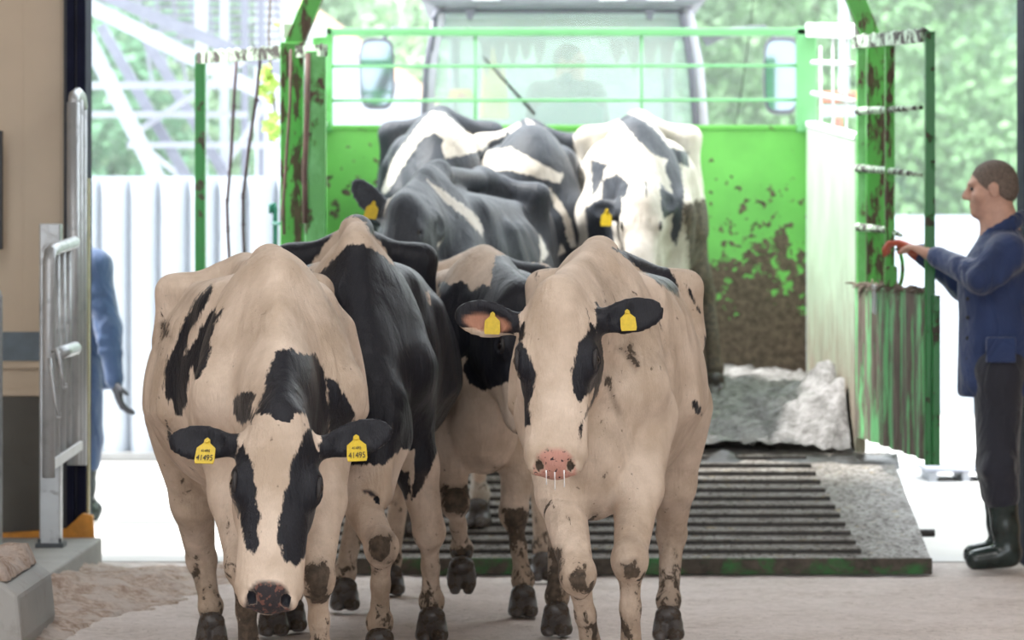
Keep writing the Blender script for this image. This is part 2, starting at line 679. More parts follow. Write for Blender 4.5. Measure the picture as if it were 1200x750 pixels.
tag(grid('sawdust', np.arange(-2.54, -1.74, .015), np.arange(11.8, 12.56, .02), sawz2, M_SAW), 'small heap of sawdust on top of the grey block', 'sawdust', kind='stuff')

# orange board at the foot of the wall
g = MB()
g.prism([(-2.5, .12), (-1.99, .155), (-1.915, .225), (-1.87, .215), (-1.86, .02), (-2.5, .02)], 'y', 15.22, 15.26)
tag(g.build('orange_board', simple('orange_plank', (0.62, 0.26, 0.03), .5, var=.2, scale=20), bevel=.004), 'orange board leaning at the foot of the wall behind the railing post', 'board')

# ================================================================ GALVANISED RAILING
def railing():
    t = thing('barrier_gate', 'galvanised tubular gate standing ajar beside the dark door frame', 'gate', at(85, 545, 15.0))
    g = MB()
    for i, (px, Y, top) in enumerate(((86, 14.75, 120), (92, 15.02, 117), (96.5, 15.25, 125))):
        a = at(px, 545, Y); b = at(px, top, Y)
        g.tube([a, b], .021 if i else .028, 12)
    g.tube([at(86, 124, 14.75), at(87, 112, 14.8), at(91, 109, 15.0), at(95, 114, 15.2), at(96.5, 126, 15.25)], .024, 10)
    g.build('frame', M_GALV, t, smooth=True)
    t2 = thing('barrier_gate', 'lower galvanised gate with chain hooks, hung on the post beside the kerb', 'gate', at(66, 550, 14.4))
    g = MB()
    for px, Y in ((58, 13.9), (65, 14.1), (72, 14.3), (78.5, 14.5)):
        g.tube([at(px, 545 - (px - 58) * .8, Y), at(px, 298 - (px - 58) * .6, Y)], .019, 12)
    g.build('bar', M_GALV, t2, smooth=True)
    g = MB()
    g.tube([at(57, 560, 13.85), at(57.5, 310, 13.85), at(59, 296, 13.87), at(64, 292, 14.0), at(87, 284, 14.6)], .026, 12)
    g.build('frame', M_GALV, t2, smooth=True)
    g = MB()
    g.tube([at(66, 415, 13.9), at(88, 408, 14.55)], .028, 12)
    g.build('cross_tube', M_GALV, t2, smooth=True)
    g = MB()
    a = [at(58, 540, 13.85), at(93, 517, 14.7), at(93, 527, 14.7), at(58, 552, 13.85)]
    g.add([p + Vector((0, 0, 0)) for p in a] + [p + Vector((.012, .02, 0)) for p in a], [(0, 1, 2, 3), (7, 6, 5, 4), (0, 4, 5, 1), (1, 5, 6, 2), (2, 6, 7, 3), (3, 7, 4, 0)])
    g.build('bottom_rail', M_WHITEP, t2)
    for pts in ([(62, 412, 13.8), (66, 409, 13.78), (69, 416, 13.78), (72, 436, 13.78), (76, 452, 13.78)], [(58, 420, 13.8), (60, 436, 13.78), (65, 470, 13.78), (69, 487, 13.78)]):
        g = MB()
        g.tube([at(*p) for p in pts], .008, 8)
        g.tube([at(pts[-1][0] + 2 * math.cos(q), pts[-1][1] + 3 * math.sin(q), 13.78) for q in np.linspace(0, 2 * PI, 9)], .006, 6)
        g.build('latch_hook', M_GALV, t2, smooth=True)
    p = thing('steel_post', 'square galvanised post bolted to the concrete kerb', 'post', at(60, 633, 14.75))
    g = MB()
    a = at(60, 633, 14.75)
    zt = at(60, 262, 14.75).z
    g.box((a.x - .045, 14.70, .10), (a.x + .045, 14.79, zt))
    g.build('post_tube', M_GALV, p, bevel=.006)
    g = MB()
    g.box((a.x - .06, 14.68, .113), (a.x + .06, 14.81, .135))
    for sx in (-1, 1):
        g.tube([(a.x + .045 * sx, 14.70, .13), (a.x + .045 * sx, 14.70, .155)], .008, 6)
    g.build('base_plate', simple('dark_plate', (0.06, 0.07, 0.08), .5), p, bevel=.003)
    g = MB()
    g.box((-2.27, 14.35, .10), (-2.155, 14.45, 1.21))
    g.prism([(-2.27, 1.21), (-2.155, 1.21), (-2.185, 1.255), (-2.27, 1.28)], 'y', 14.35, 14.45)
    tag(g.build('concrete_post', M_GALV, bevel=.01), 'broad grey post cut off by the left edge of the photo, on the kerb', 'post')
    g = MB()
    g.box((-2.32, 15.2, 1.4), (-2.272, 15.24, 1.93))
    tag(g.build('wall_bracket', M_JAMBG, bevel=.003), 'dark upright strip on the beige wall at the left edge', 'bracket')
railing()

# ================================================================ TRAILER
GREEN = (0.165, 0.57, 0.10)
M_GR_FAR = painted('trailer_green_splashed', GREEN, (0.115, 0.085, 0.06), .46, 8, grad=(2.1, .85), rough=.38, soft=.03, spots=17)
M_GR = painted('trailer_green', (0.11, 0.46, 0.10), (0.09, 0.06, 0.045), .30, 8, rough=.4, fade=(0.20, 0.66, 0.22), soft=.05, stretch=(1, 1, .6))
M_GRPOST = painted('trailer_green_muddy', (0.10, 0.44, 0.08), (0.075, 0.05, 0.035), .52, 6, rough=.5, soft=.05, stretch=(2.5, 2.5, .8))
M_GRDK = painted('gate_green_dark', (0.015, 0.17, 0.035), (0.04, 0.035, 0.025), .36, 12, rough=.4)
M_GRL = painted('rail_green_light', (0.20, 0.56, 0.24), (0.14, 0.12, 0.09), .12, 20, rough=.4)
M_WORN = painted('rail_worn_white', (0.50, 0.66, 0.50), (0.06, 0.055, 0.05), .52, 22, rough=.5, stretch=(1, 1, .5))
M_SIDE = painted('side_panel_dirty', (0.42, 0.56, 0.42), (0.22, 0.18, 0.14), .50, 10, grad=(1.9, .7), rough=.55, stretch=(3, 3, .35), soft=.2)
M_GATE = painted('gate_panel_streaked', (0.20, 0.58, 0.25), (0.15, 0.125, 0.105), .60, 9, rough=.6, stretch=(3.4, 3.4, .22), soft=.06)
M_RAMP = NT('ramp_manure')
def _ramp(k):
    f = k.noise(9, 8, .7); g_ = k.noise(45, 6, .7)
    c = k.mix(k.rng(f, .35, .65), (0.17, 0.15, 0.13), (0.38, 0.36, 0.335))
    c = k.mix(k.rng(g_, .52, .62), c, (0.06, 0.05, 0.042))
    c = k.mix(k.rng(k.noise(20, 5), .62, .68, 0, .7), c, (0.36, 0.29, 0.17))
    k.col(c); k.rough(k.rng(g_, .4, .6, .28, .7))
    k.bump(k.math('ADD', f, g_), .9, .02)
    return k.m
M_RAMP = _ramp(M_RAMP)
M_RIB = simple('rib_dark', (0.022, 0.019, 0.016), .5, var=.5, scale=30, bump=.5)
M_MUD = simple('black_mud', (0.02, 0.018, 0.016), .35, var=.6, scale=18, bump=.8)
M_SLUR = NT('wet_slurry')
def _sl(k):
    f = k.noise(11, 8, .7)
    k.col(k.mix(k.rng(f, .38, .6), (0.10, 0.095, 0.09), (0.34, 0.33, 0.33)))
    k.rough(.42)
    k.bump(k.math('ADD', f, k.math('MULTIPLY', k.noise(50, 5), .5)), 1.0, .03)
    return k.m
M_SLUR = _sl(M_SLUR)

TY0, TY1 = 16.2, 18.9
TXL, TXR = -1.03, 1.63
def tzf(Y): return 0.44 + 0.1 * (Y - TY0)
tr = thing('livestock_trailer', 'green livestock trailer lowered behind the cows, ramp down and both rear gates open', 'trailer', (.3, 17.5, 0))
# floor
g = MB()
g.hexa([(TXL, TY0, tzf(TY0) - .1), (TXR, TY0, tzf(TY0) - .1), (TXR, TY1, tzf(TY1) - .1), (TXL, TY1, tzf(TY1) - .1),
        (TXL, TY0, tzf(TY0)), (TXR, TY0, tzf(TY0)), (TXR, TY1, tzf(TY1)), (TXL, TY1, tzf(TY1))])
g.build('floor_deck', M_SLUR, tr)
# front wall
g = MB()
g.box((TXL, TY1, .55), (TXR, TY1 + .05, 2.09))
g.box((TXL, TY1 - .012, 2.075), (TXR, TY1 + .06, 2.10))
g.build('front_panel', M_GR_FAR, tr, bevel=.004)
# side walls
for x0, x1 in ((TXR, TXR + .05), (TXL - .05, TXL)):
    g = MB()
    g.hexa([(x0, TY0, .36), (x1, TY0, .36), (x1, TY1, .6), (x0, TY1, .6), (x0, TY0, 1.93), (x1, TY0, 1.93), (x1, TY1, 2.10), (x0, TY1, 2.10)])
    g.build('side_panel', M_SIDE, tr, bevel=.004)
    g = MB()
    xm = (x0 + x1) / 2
    g.bar((xm, TY0, 1.935), (xm, TY1, 2.105), .06, .03)
    g.bar((xm, TY0, 2.44), (xm, TY1, 2.625), .06, .075)
    g.build('side_rail', M_WHITEP, tr, bevel=.004)
    for za, zb in ((2.12, 2.27), (2.30, 2.44)):
        g = MB()
        g.tube([(xm, TY0 + .3, za - .0), (xm, TY0 + 1.2, (za + zb) / 2 - .015), (xm, TY1 - .1, zb)], .013, 8)
        g.build('guard_rod', M_WHITEP, tr, smooth=True)
    for y in (16.9, 17.6, 18.3):
        g = MB()
        g.tube([(xm, y, 1.97), (xm, y, 2.50)], .007, 6)
        g.build('guard_rod', M_WHITEP, tr, smooth=True)
# front frame with wires
for x in (TXL - .02, 1.63):
    g = MB()
    g.box((x - .055, TY1 - .02, 2.06), (x + .055, TY1 + .06, 2.64))
    g.build('corner_post', M_GRL if x > 0 else M_GR, tr, bevel=.005)
g = MB()
g.box((TXL - .05, TY1 - .02, 2.595), (1.69, TY1 + .05, 2.635))
g.build('top_rail', M_GRL, tr, bevel=.006)
for z in (2.425, 2.235):
    g = MB()
    g.tube([(TXL, TY1 + .01, z), (1.6, TY1 + .01, z + .004)], .009, 8)
    g.build('guard_rod', M_GRL, tr, smooth=True)
for px in (557, 752):
    g = MB()
    a = at(px, 40, TY1)
    g.tube([(a.x, TY1 + .01, 2.60), (a.x, TY1 + .01, 2.10)], .008, 8)
    g.build('guard_rod', M_GRL, tr, smooth=True)
# rear posts and arch
for sx, px0, px1 in ((-1, 329, 356), (1, 1015, 1038)):
    g = MB()
    a, b = at(px0, 40, 16.15), at(px1, 40, 16.15)
    g.box((a.x, 16.10, .56 if sx > 0 else .3), (b.x, 16.22, at(0, 50, 16.15).z))
    g.build('rear_post', M_GRPOST, tr, bevel=.006)
    g = MB()
    xm = (a.x + b.x) / 2
    z0 = at(0, 52, 16.15).z
    g.bar((xm - sx * .0, 16.16, z0 - .02), (xm - sx * .35, 16.16, z0 + .82), .085, .1, up=(0, 1, 0))
    g.build('arch_brace', M_GRPOST, tr, bevel=.005)
g = MB()
g.bar((-1.03 + .33, 16.16, 3.18), (1.65 - .33, 16.16, 3.18), .09, .1)
g.build('arch_beam', M_GR, tr, bevel=.005)

# ramp
RX0, RX1, RY0 = -1.13, 1.815, 14.76
def rz(y): return .05 + (y - RY0) / (TY0 - RY0) * .39
g = MB()
g.mat(0).hexa([(RX0, RY0, .0), (RX1, RY0, .0), (RX1 - .02, TY0, .36), (RX0 + .02, TY0, .36), (RX0, RY0, rz(RY0)), (RX1, RY0, rz(RY0)), (RX1 - .02, TY0, rz(TY0)), (RX0 + .02, TY0, rz(TY0))])
for i in range(12):
    y = RY0 + .10 + i * .112
    xr = 1.52 - i * .012
    zz = rz(y)
    g.mat(1).box((RX0 + .05, y, zz - .01), (xr, y + .012, zz + .014))  # thin dark strip along the front of each rib
    g.mat(0).box((RX0 + .05, y + .010, zz - .01), (xr, y + .050, zz + .020))
g.build('ramp', [M_RAMP, M_RIB], tr)
g = MB()
g.box((RX0, RY0 - .02, -.004), (RX1, RY0, .066))
g.build('ramp_edge', painted('ramp_edge_green', (0.02, 0.13, 0.025), (0.055, 0.045, 0.035), .74, 7, rough=.55, stretch=(.8, 1, 1), soft=.12), tr, bevel=.004)
g = MB()
g.tube([(RX1 - .02, 15.3, .13), (RX1 + .08, 15.3, .13)], .018, 8)
g.build('ramp_pin', M_RIB, tr)
g = MB()
g.box((-1.0, 16.1, .30), (1.62, 16.24, .40))
g.build('hinge_beam', M_MUD, tr)

# left gate, swung outwards
gt = bpy.data.objects.new('rear_gate', None); COL.objects.link(gt)
gt.parent = tr; gt.location = Vector((-1.22, 16.3, .5)) - Vector(tr.location)
def gp(px, py, Y): return at(px, py, Y)
g = MB()
a, b = at(228.5, 64, 16.75), at(240.5, 64, 16.75)
g.box((a.x, 16.73, .45), (b.x, 16.80, a.z))
g.build('gate_post', M_GRDK, gt, bevel=.004)
g = MB()
a, b = at(358, 60, 16.0), at(382, 60, 16.0)
g.box((a.x, 15.97, .45), (b.x, 16.03, a.z))
g.build('gate_post', M_GR, gt, bevel=.004)
g = MB()
g.bar(at(234, 68, 16.72), at(380, 59, 15.96), .04, .055)
for i in range(26):       # lumps of dry mud lying on the bar
    t_ = random.random()
    p = at(234, 68, 16.72).lerp(at(380, 59, 15.96), t_) + Vector((0, 0, .028))
    r_ = random.uniform(.006, .016)
    g.lathe([(.0005, -r_), (r_ * 1.6, 0), (.0005, r_)], tuple(p), n=6)
g.build('top_bar', M_WORN, gt)
M_ROD = simple('rusty_rod', (0.075, 0.045, 0.06), .6, var=.4)
for pts in ([(277, 72), (274, 120), (271, 180), (266, 240), (267, 272), (269, 310)], [(305, 70), (301, 110), (292, 170), (285, 230), (285, 270), (287, 310)]):
    g = MB()
    g.tube([at(x, y, 16.4) for x, y in pts], [.008] * len(pts), 8)
    for _ in range(4):
        k_ = random.randrange(1, len(pts) - 1)
        p = at(pts[k_][0], pts[k_][1] + random.uniform(-8, 8), 16.4)
        g.lathe([(.0005, -.014), (.013, 0), (.0005, .014)], tuple(p), n=6)
    g.build('hanging_rod', M_ROD, gt, smooth=True)
M_STRAP = simple('strap_brown', (0.16, 0.10, 0.085), .7, var=.3)
for pts, r_ in (([(341, 58), (340, 120), (336, 180), (332, 240), (333, 275)], .007), ([(361, 62), (360, 130), (357, 200), (358, 262)], .013)):
    g = MB()
    g.tube([at(x, y, 15.93) for x, y in pts], r_, 8)
    g.build('strap', M_STRAP, gt, smooth=True)
# lock rod beside the post
g = MB()
g.tube([at(322.5, 300, 16.5), at(322.5, 245, 16.5), at(321, 239, 16.5), at(317.5, 240, 16.5), at(317.5, 250, 16.5)], .012, 10)
g.tube([at(320, 262, 16.5), at(332, 262, 16.3)], .008, 8)
g.build('lock_rod', simple('teal_paint', (0.02, 0.16, 0.12), .4), tr, smooth=True)

# right gate, half open towards the herdsman
gr = bpy.data.objects.new('rear_gate', None); COL.objects.link(gr)
gr.parent = tr; gr.location = Vector((1.75, 15.7, .45)) - Vector(tr.location)
H0 = Vector((at(1006, 0, 16.1).x, 16.1, 0)); H1 = Vector((at(1091, 0, 15.2).x, 15.2, 0))
def gpt(t, z): 
    p = H0.lerp(H1, t); p.z = z
    return p
# lower steel panel with upright folds
g = MB()
nf = 34
dirn = (H1 - H0).normalized(); nrm = Vector((-dirn.y, dirn.x, 0))
if nrm.y > 0: nrm = -nrm
zb0, zt0, zb1, zt1 = at(0, 512, 16.1).z, at(0, 335, 16.1).z, at(0, 541, 15.2).z, at(0, 343, 15.2).z
prof = []
for i in range(nf + 1):
    t_ = i / nf
    ph = (t_ * 6) % 1
    off = .018 if ph < .5 else 0.0
    prof.append((t_, off))
vs = []
for t_, off in prof:
    p0 = gpt(t_, zb0 + (zb1 - zb0) * t_) + nrm * off
    p1 = gpt(t_, zt0 + (zt1 - zt0) * t_ + random.uniform(-.006, .006)) + nrm * off
    vs += [p0, p1, p0 - nrm * .03, p1 - nrm * .03]
fs = []
for i in range(nf):
    a = i * 4
    fs += [(a, a + 1, a + 5, a + 4), (a + 2, a + 6, a + 7, a + 3), (a + 1, a + 3, a + 7, a + 5), (a, a + 4, a + 6, a + 2)]
fs += [(0, 2, 3, 1), (nf * 4, nf * 4 + 1, nf * 4 + 3, nf * 4 + 2)]
g.add(vs, fs)
g.build('lower_panel', M_GATE, gr)
def post(t, px0, px1, ytop, ybot, m, Y, d=.05):
    a, b = at(px0, ytop, Y), at(px1, ytop, Y)
    q = MB()
    q.box((a.x, Y - d / 2, at(0, ybot, Y).z), (b.x, Y + d / 2, a.z))
    return q.build('gate_post', m, gr, bevel=.004)
post(1, 1084, 1095, 37, 545, M_GRDK, 15.17, .06)
post(0, 1004, 1014, 50, 334, M_GR, 16.08)
post(.45, 1037, 1048, 46, 336, M_GRPOST, 15.72)
g = MB(); g.box((at(1092, 0, 15.13).x, 15.10, at(0, 545, 15.13).z), (at(1101, 0, 15.13).x, 15.14, at(0, 346, 15.13).z)); g.build('gate_post', M_GRDK, gr, bevel=.003)
g = MB()
g.bar(at(1003, 50, 16.1), at(1084, 42, 15.2), .04, .055)
for i in range(30):
    t_ = random.random()
    p = at(1003, 50, 16.1).lerp(at(1084, 42, 15.2), t_) + Vector((0, 0, .028))
    r_ = random.uniform(.006, .014)
    g.lathe([(.0005, -r_), (r_ * 1.6, 0), (.0005, r_)], tuple(p), n=6)
g.build('top_bar', M_WORN, gr)
for y0, y1, x1 in ((130, 126, 1080), (197, 205, 1080), (266, 276, 1056)):
    g = MB()
    t1 = (x1 - 1005) / 86
    Ya = 16.05; Yb = 16.05 - .85 * t1
    g.tube([at(1005, y0, Ya), at(1043, (y0 * 1.2 + y1 * .8) / 2, (Ya + Yb) / 2 + .02), at(x1, y1, Yb)], [.020, .016, .009], 8)
    g.build('cross_rod', M_WORN, gr, smooth=True)
g = MB()
g.tube([at(1050 + 8 * math.cos(q), 315 + 24 * math.sin(q), 15.66) for q in np.linspace(-PI / 2, PI / 2, 9)], .010, 8)
g.build('gate_handle', M_GRPOST, gr, smooth=True)
g = MB()
g.box((at(1036, 0, 15.70).x, 15.64, at(0, 336, 15.7).z), (at(1050, 0, 15.70).x, 15.70, at(0, 312, 15.7).z))
g.build('post_sleeve', M_GRPOST, gr, bevel=.004)
# crust of straw and mud along the top edge of the lower panel
g = MB()
for i in range(90):
    t_ = random.random()
    p = gpt(t_, zt0 + (zt1 - zt0) * t_ + random.uniform(-.01, .012)) + nrm * random.uniform(-.02, .03)
    d = Vector((random.uniform(-1, 1), random.uniform(-.5, .5), random.uniform(-.5, .4))).normalized() * random.uniform(.015, .05)
    g.tube([p - d, p + d * .2 + Vector((0, 0, .006)), p + d], [.002, .007, .003], 5)
g.build('dry_manure', simple('dry_manure', (0.16, 0.125, 0.10), .9, var=.6, scale=30), gr)
g = MB()
p0 = gpt(.28, zt0 - .0) + nrm * .03
g.hexa([p0 + Vector((0, 0, -.12)), p0 + dirn * .045 + Vector((0, 0, -.13)), p0 + dirn * .045 - nrm * .008 + Vector((0, 0, -.13)), p0 - nrm * .008 + Vector((0, 0, -.12)),
        p0 + Vector((0, 0, .01)), p0 + dirn * .045 + Vector((0, 0, .0)), p0 + dirn * .045 - nrm * .008, p0 - nrm * .008 + Vector((0, 0, .01))])
g.build('hinge_plate', M_GALV, gr)

# drawbar / axle and wheels under the trailer
g = MB()
for sx in (-1, 1):
    xc = .3 + sx * 1.5
g.box((-1.0, 17.4, .30), (1.6, 17.55, .42))
g.build('axle', M_RIB, tr)

# slurry: heap along the right wall and crust along the rear edge of the deck
def heapz(P):
    x, y = P[:, 0], P[:, 1]
    q = P * np.array([1, 1, 0])
    zf = .44 + .1 * (y - TY0)
    hh = np.clip((x - .95) / .62, 0, 1) ** 1.5 * .27 * np.clip(1.2 - np.abs(y - 16.85) / .95, 0, 1)
    hh = np.clip(hh, 0, 1) * np.clip((y - TY0 - .02) / .3, 0, 1) * (.6 + .7 * vnoise(q, 4, 21)) + vnoise(q, 9, 22) * .045 + vnoise(q, 19, 23) * .05 + vnoise(q, 43, 26) * .02
    hh = hh + np.exp(-((y - TY0 - .04) ** 2) / .006) * .03 * (vnoise(q, 7, 24) > .35)
    return zf + hh - .018
tag(grid('manure', np.arange(TXL + .02, TXR - .005, .022), np.arange(TY0 - .02, TY1 - .01, .026), heapz, M_SLUR), 'wet grey manure spread over the trailer floor, heaped against its right wall', 'manure', kind='stuff')
def lipz(P):
    q = P * np.array([1, 1, 0])
    y = P[:, 1]
    return rz(y) + .012 + vnoise(q, 8, 31) * .05 * np.clip(1 - np.abs(y - 16.12) / .12, 0, 1) - .02
tag(grid('mud_lip', np.arange(-.9, 1.84, .02), np.arange(15.98, 16.2, .018), lipz, M_MUD), 'black mud lying in the hinge gap between ramp and trailer', 'mud', kind='stuff')

# ================================================================ TRACTOR
M_CAB = simple('cab_frame_grey', (0.12, 0.125, 0.16), .35, var=.1)
M_CABL = simple('cab_pillar_silver', (0.42, 0.42, 0.50), .35, var=.08)
M_CABR = simple('cab_roof_grey', (0.20, 0.215, 0.25), .5, var=.1)
M_RUB = simple('black_rubber', (0.02, 0.02, 0.022), .7)
M_GLASS = glassy('cab_glass', (0.90, 0.97, 0.96), .30)
M_MIRR = simple('mirror_glass', (0.26, 0.31, 0.35), .06, metal=.9, var=.02)
M_INT = simple('cab_interior', (0.10, 0.11, 0.12), .8)
YT = 20.5
tc = thing('tractor', 'tractor coupled in front of the trailer, seen through its wide cab window', 'tractor', (at(660, 0, YT).x, 21.3, 0))
def P2(px, py, Y=YT): return at(px, py, Y)
# roof
g = MB()
r0, r1 = P2(499, 0), P2(822, 0)
zb = P2(0, 9).z
g.prism([(r0.x + .05, zb), (r1.x - .05, zb), (r1.x + .04, zb + .05), (r1.x + .02, zb + .18), (r1.x - .12, zb + .27), (r0.x + .12, zb + .27), (r0.x - .02, zb + .18), (r0.x - .04, zb + .05)], 'y', YT - .15, YT + 1.6)
g.build('roof', M_CABR, tc, bevel=.03)
for px in (570, 717, 773):
    g = MB()
    a = P2(px, 2)
    g.box((a.x - .085, YT - .175, zb + .03), (a.x + .085, YT - .14, zb + .10))
    g.build('work_light', simple('lamp_glass', (0.72, 0.76, 0.86), .2), tc, bevel=.008)
# pillars
for pts, m in (([(500, 140), (504, 80), (514, 20), (516, 8)], M_CABL), ([(823, 150), (817, 80), (806, 20), (801, 8)], M_CABL)):
    g = MB()
    g.tube([P2(x, y, YT - .02) for x, y in pts] , .040, 10)
    g.build('pillar', m, tc, smooth=True)
for pts in ([(496, 150), (499, 80), (509, 20)], [(815, 150), (809, 80), (799, 20), (797, 14)], ):
    g = MB()
    g.tube([P2(x, y, YT - .06) for x, y in pts], .018, 8)
    g.build('window_seal', M_CAB, tc, smooth=True)
g = MB()
g.tube([P2(505, 60, YT - .06), P2(511, 18, YT - .06), P2(515, 13, YT - .06), P2(795, 13, YT - .06), P2(800, 17, YT - .06), P2(808, 60, YT - .06)], .013, 8)
g.build('window_seal', M_CAB, tc, smooth=True)
g = MB()
a, b, c, d = P2(500, 165, YT), P2(820, 165, YT), P2(803, 10, YT), P2(512, 10, YT)
g.add([a, b, c, d] + [p + Vector((0, .008, 0)) for p in (a, b, c, d)], [(0, 1, 2, 3), (7, 6, 5, 4), (0, 4, 5, 1), (1, 5, 6, 2), (2, 6, 7, 3), (3, 7, 4, 0)])
g.build('window_glass', M_GLASS, tc)
g = MB()
a, b, c, d = [p + Vector((0, 1.45, 0)) for p in (P2(520, 165), P2(800, 165), P2(790, 16), P2(530, 16))]
g.add([a, b, c, d] + [p + Vector((0, .008, 0)) for p in (a, b, c, d)], [(0, 1, 2, 3), (7, 6, 5, 4), (0, 4, 5, 1), (1, 5, 6, 2), (2, 6, 7, 3), (3, 7, 4, 0)])
g.build('window_glass', M_GLASS, tc)
for x in (P2(528, 0).x, P2(796, 0).x):
    g = MB()
    g.tube([(x, YT + 1.45, 1.9), (x, YT + 1.45, zb)], .035, 8)
    g.build('pillar', M_CAB, tc, smooth=True)
# cab lower body, bonnet, wheels (behind the trailer)
g = MB()
g.box((P2(500, 0).x, YT, .9), (P2(823, 0).x, YT + 1.5, P2(0, 165).z))
g.build('cab_body', M_CAB, tc, bevel=.02)
g = MB()
xc = P2(660, 0).x
g.prism([(YT + 1.5, .8), (YT + 3.6, .8), (YT + 3.75, 1.2), (YT + 3.6, 1.65), (YT + 1.5, 1.95)], 'x', xc - .38, xc + .38)
g.build('bonnet', M_CABR, tc, bevel=.04)
for (sx, y, r_) in ((-1, YT + .6, .80), (1, YT + .6, .80), (-1, YT + 3.1, .52), (1, YT + 3.1, .52)):
    g = MB()
    x = xc + sx * (.80 if r_ > .6 else .72)
    wd = .24 if r_ > .6 else .18
    g.lathe([(r_ * .55, -wd), (r_ * .92, -wd), (r_, -wd * .7), (r_, wd * .7), (r_ * .92, wd), (r_ * .55, wd), (r_ * .2, wd * .5), (.001, wd * .5)], (x, y, r_), 'x', 32)
    for q in range(20):
        aa = 2 * PI * q / 20
        p = Vector((x, y + r_ * math.cos(aa), r_ + r_ * math.sin(aa)))
        if p.z < .06: continue
        p2 = Vector((x + sx * wd * .8, y + r_ * math.cos(aa + .1), r_ + r_ * math.sin(aa + .1)))
        g.bar(p, p2, .05, .05)
    g.build('wheel', M_RUB, tc, smooth=False)
# mirrors
for px0, px1, py0, py1, sx in ((421, 462, 44, 128, -1), (895, 937, 43, 134, 1)):
    g = MB()
    Ym = YT - .1
    a, b = P2(px0, py1, Ym), P2(px1, py0, Ym)
    cx_, cz_, hw, hh = (a.x + b.x) / 2, (a.z + b.z) / 2, (b.x - a.x) / 2, (b.z - a.z) / 2
    def rr(k, lean=0.0):
        out = []
        for i in range(28):
            q = 2 * PI * i / 28
            c_, s_ = math.cos(q), math.sin(q)
            out.append((cx_ + k * hw * math.copysign(abs(c_) ** .5, c_) * (1 + .05 * s_), cz_ + k * hh * math.copysign(abs(s_) ** .45, s_)))
        return out
    g.prism(rr(1.0), 'y', Ym, Ym + .06)
    mo = g.build('mirror', M_CAB, tc, bevel=.008)
    g = MB()
    g.prism(rr(.90), 'y', Ym - .004, Ym - .001)
    m_ = g.build('mirror_glass', M_MIRR, mo)
    g = MB()
    g.tube([(cx_, Ym + .05, cz_ + hh * .8), (cx_ - sx * .1, Ym + .05, cz_ + hh + .06), P2(508 if sx < 0 else 812, 38, YT)], .014, 8)
    g.build('mirror_arm', M_CAB, tc, smooth=True)
g = MB()
g.prism([(P2(820, 0).x, P2(0, 40).z), (P2(876, 0).x, P2(0, 40).z), (P2(850, 0).x, P2(0, 44).z), (P2(828, 0).x, P2(0, 54).z)], 'y', YT + .02, YT + .06)
g.build('mirror_bracket', M_CABR, tc)
# wiper, latch brackets
g = MB()
g.tube([P2(566, 66, YT - .08), P2(600, 104, YT - .08), P2(627, 134, YT - .08)], [.005, .009, .011], 8)
g.build('wiper', M_RUB, tc, smooth=True)
for px in (551, 761):
    g = MB()
    a = P2(px, 10, YT - .09)
    g.prism([(a.x - .035, a.z), (a.x + .035, a.z), (a.x + .012, a.z - .07), (a.x - .012, a.z - .07)], 'y', YT - .11, YT - .08)
    g.build('window_latch', M_CAB, tc, bevel=.006)
# aerials and cable on the cab side
g = MB()
g.tube([P2(884, -12, 21.3), P2(878, 40, 21.3), P2(872, 85, 21.3), P2(862, 148, 21.3)], .004, 6)
g.build('aerial', M_RUB, tc)
# fringe curtain inside the top of the window
M_FRINGE = simple('fringe_cloth', (0.24, 0.19, 0.19), .9, var=.15)
for x0, x1, spikes in ((562, 640, [(571, 88), (590, 82), (603, 76), (616, 70), (632, 76)]), (714, 792, [(722, 75), (738, 84), (764, 86), (779, 90)])):
    g = MB()
    n_ = len(spikes)
    wd = (x1 - x0) / n_
    for i, (sx_, sy_) in enumerate(spikes):
        xa, xb = x0 + wd * i, x0 + wd * (i + 1)
        pr = [(P2(xa, 0).x, P2(0, 28).z), (P2(xb, 0).x, P2(0, 28).z), (P2(xb, 0).x, P2(0, 46 if x0 < 600 else 50).z), (P2(xb - wd * .15, 0).x, P2(0, 62).z), (P2((xa + xb) / 2 + 1, 0).x, P2(0, sy_).z), (P2((xa + xb) / 2 - 1, 0).x, P2(0, sy_).z), (P2(xa + wd * .15, 0).x, P2(0, 62).z), (P2(xa, 0).x, P2(0, 46).z)]
        g.prism(pr, 'y', YT + .12, YT + .132)
    g.build('fringe_curtain', M_FRINGE, tc)
g = MB()
g.box((P2(515, 0).x, YT + .10, P2(0, 46).z), (P2(806, 0).x, YT + .115, P2(0, 20).z))
g.build('sun_blind', simple('blind_grey', (0.30, 0.34, 0.35), .8), tc)
g = MB()
g.prism([(P2(523, 0).x, P2(0, 116).z), (P2(556, 0).x, P2(0, 116).z), (P2(551, 0).x, P2(0, 103).z), (P2(528, 0).x, P2(0, 103).z)], 'y', YT + .10, YT + .13)
g.build('warning_sign', simple('sign_amber', (0.85, 0.50, 0.08), .5), tc)
g = MB()
g.prism([(P2(534, 0).x, P2(0, 114).z), (P2(547, 0).x, P2(0, 114).z), (P2(540.5, 0).x, P2(0, 106).z)], 'y', YT + .085, YT + .095)
g.build('sign_symbol', simple('sign_red', (0.7, 0.12, 0.06), .5), tc)
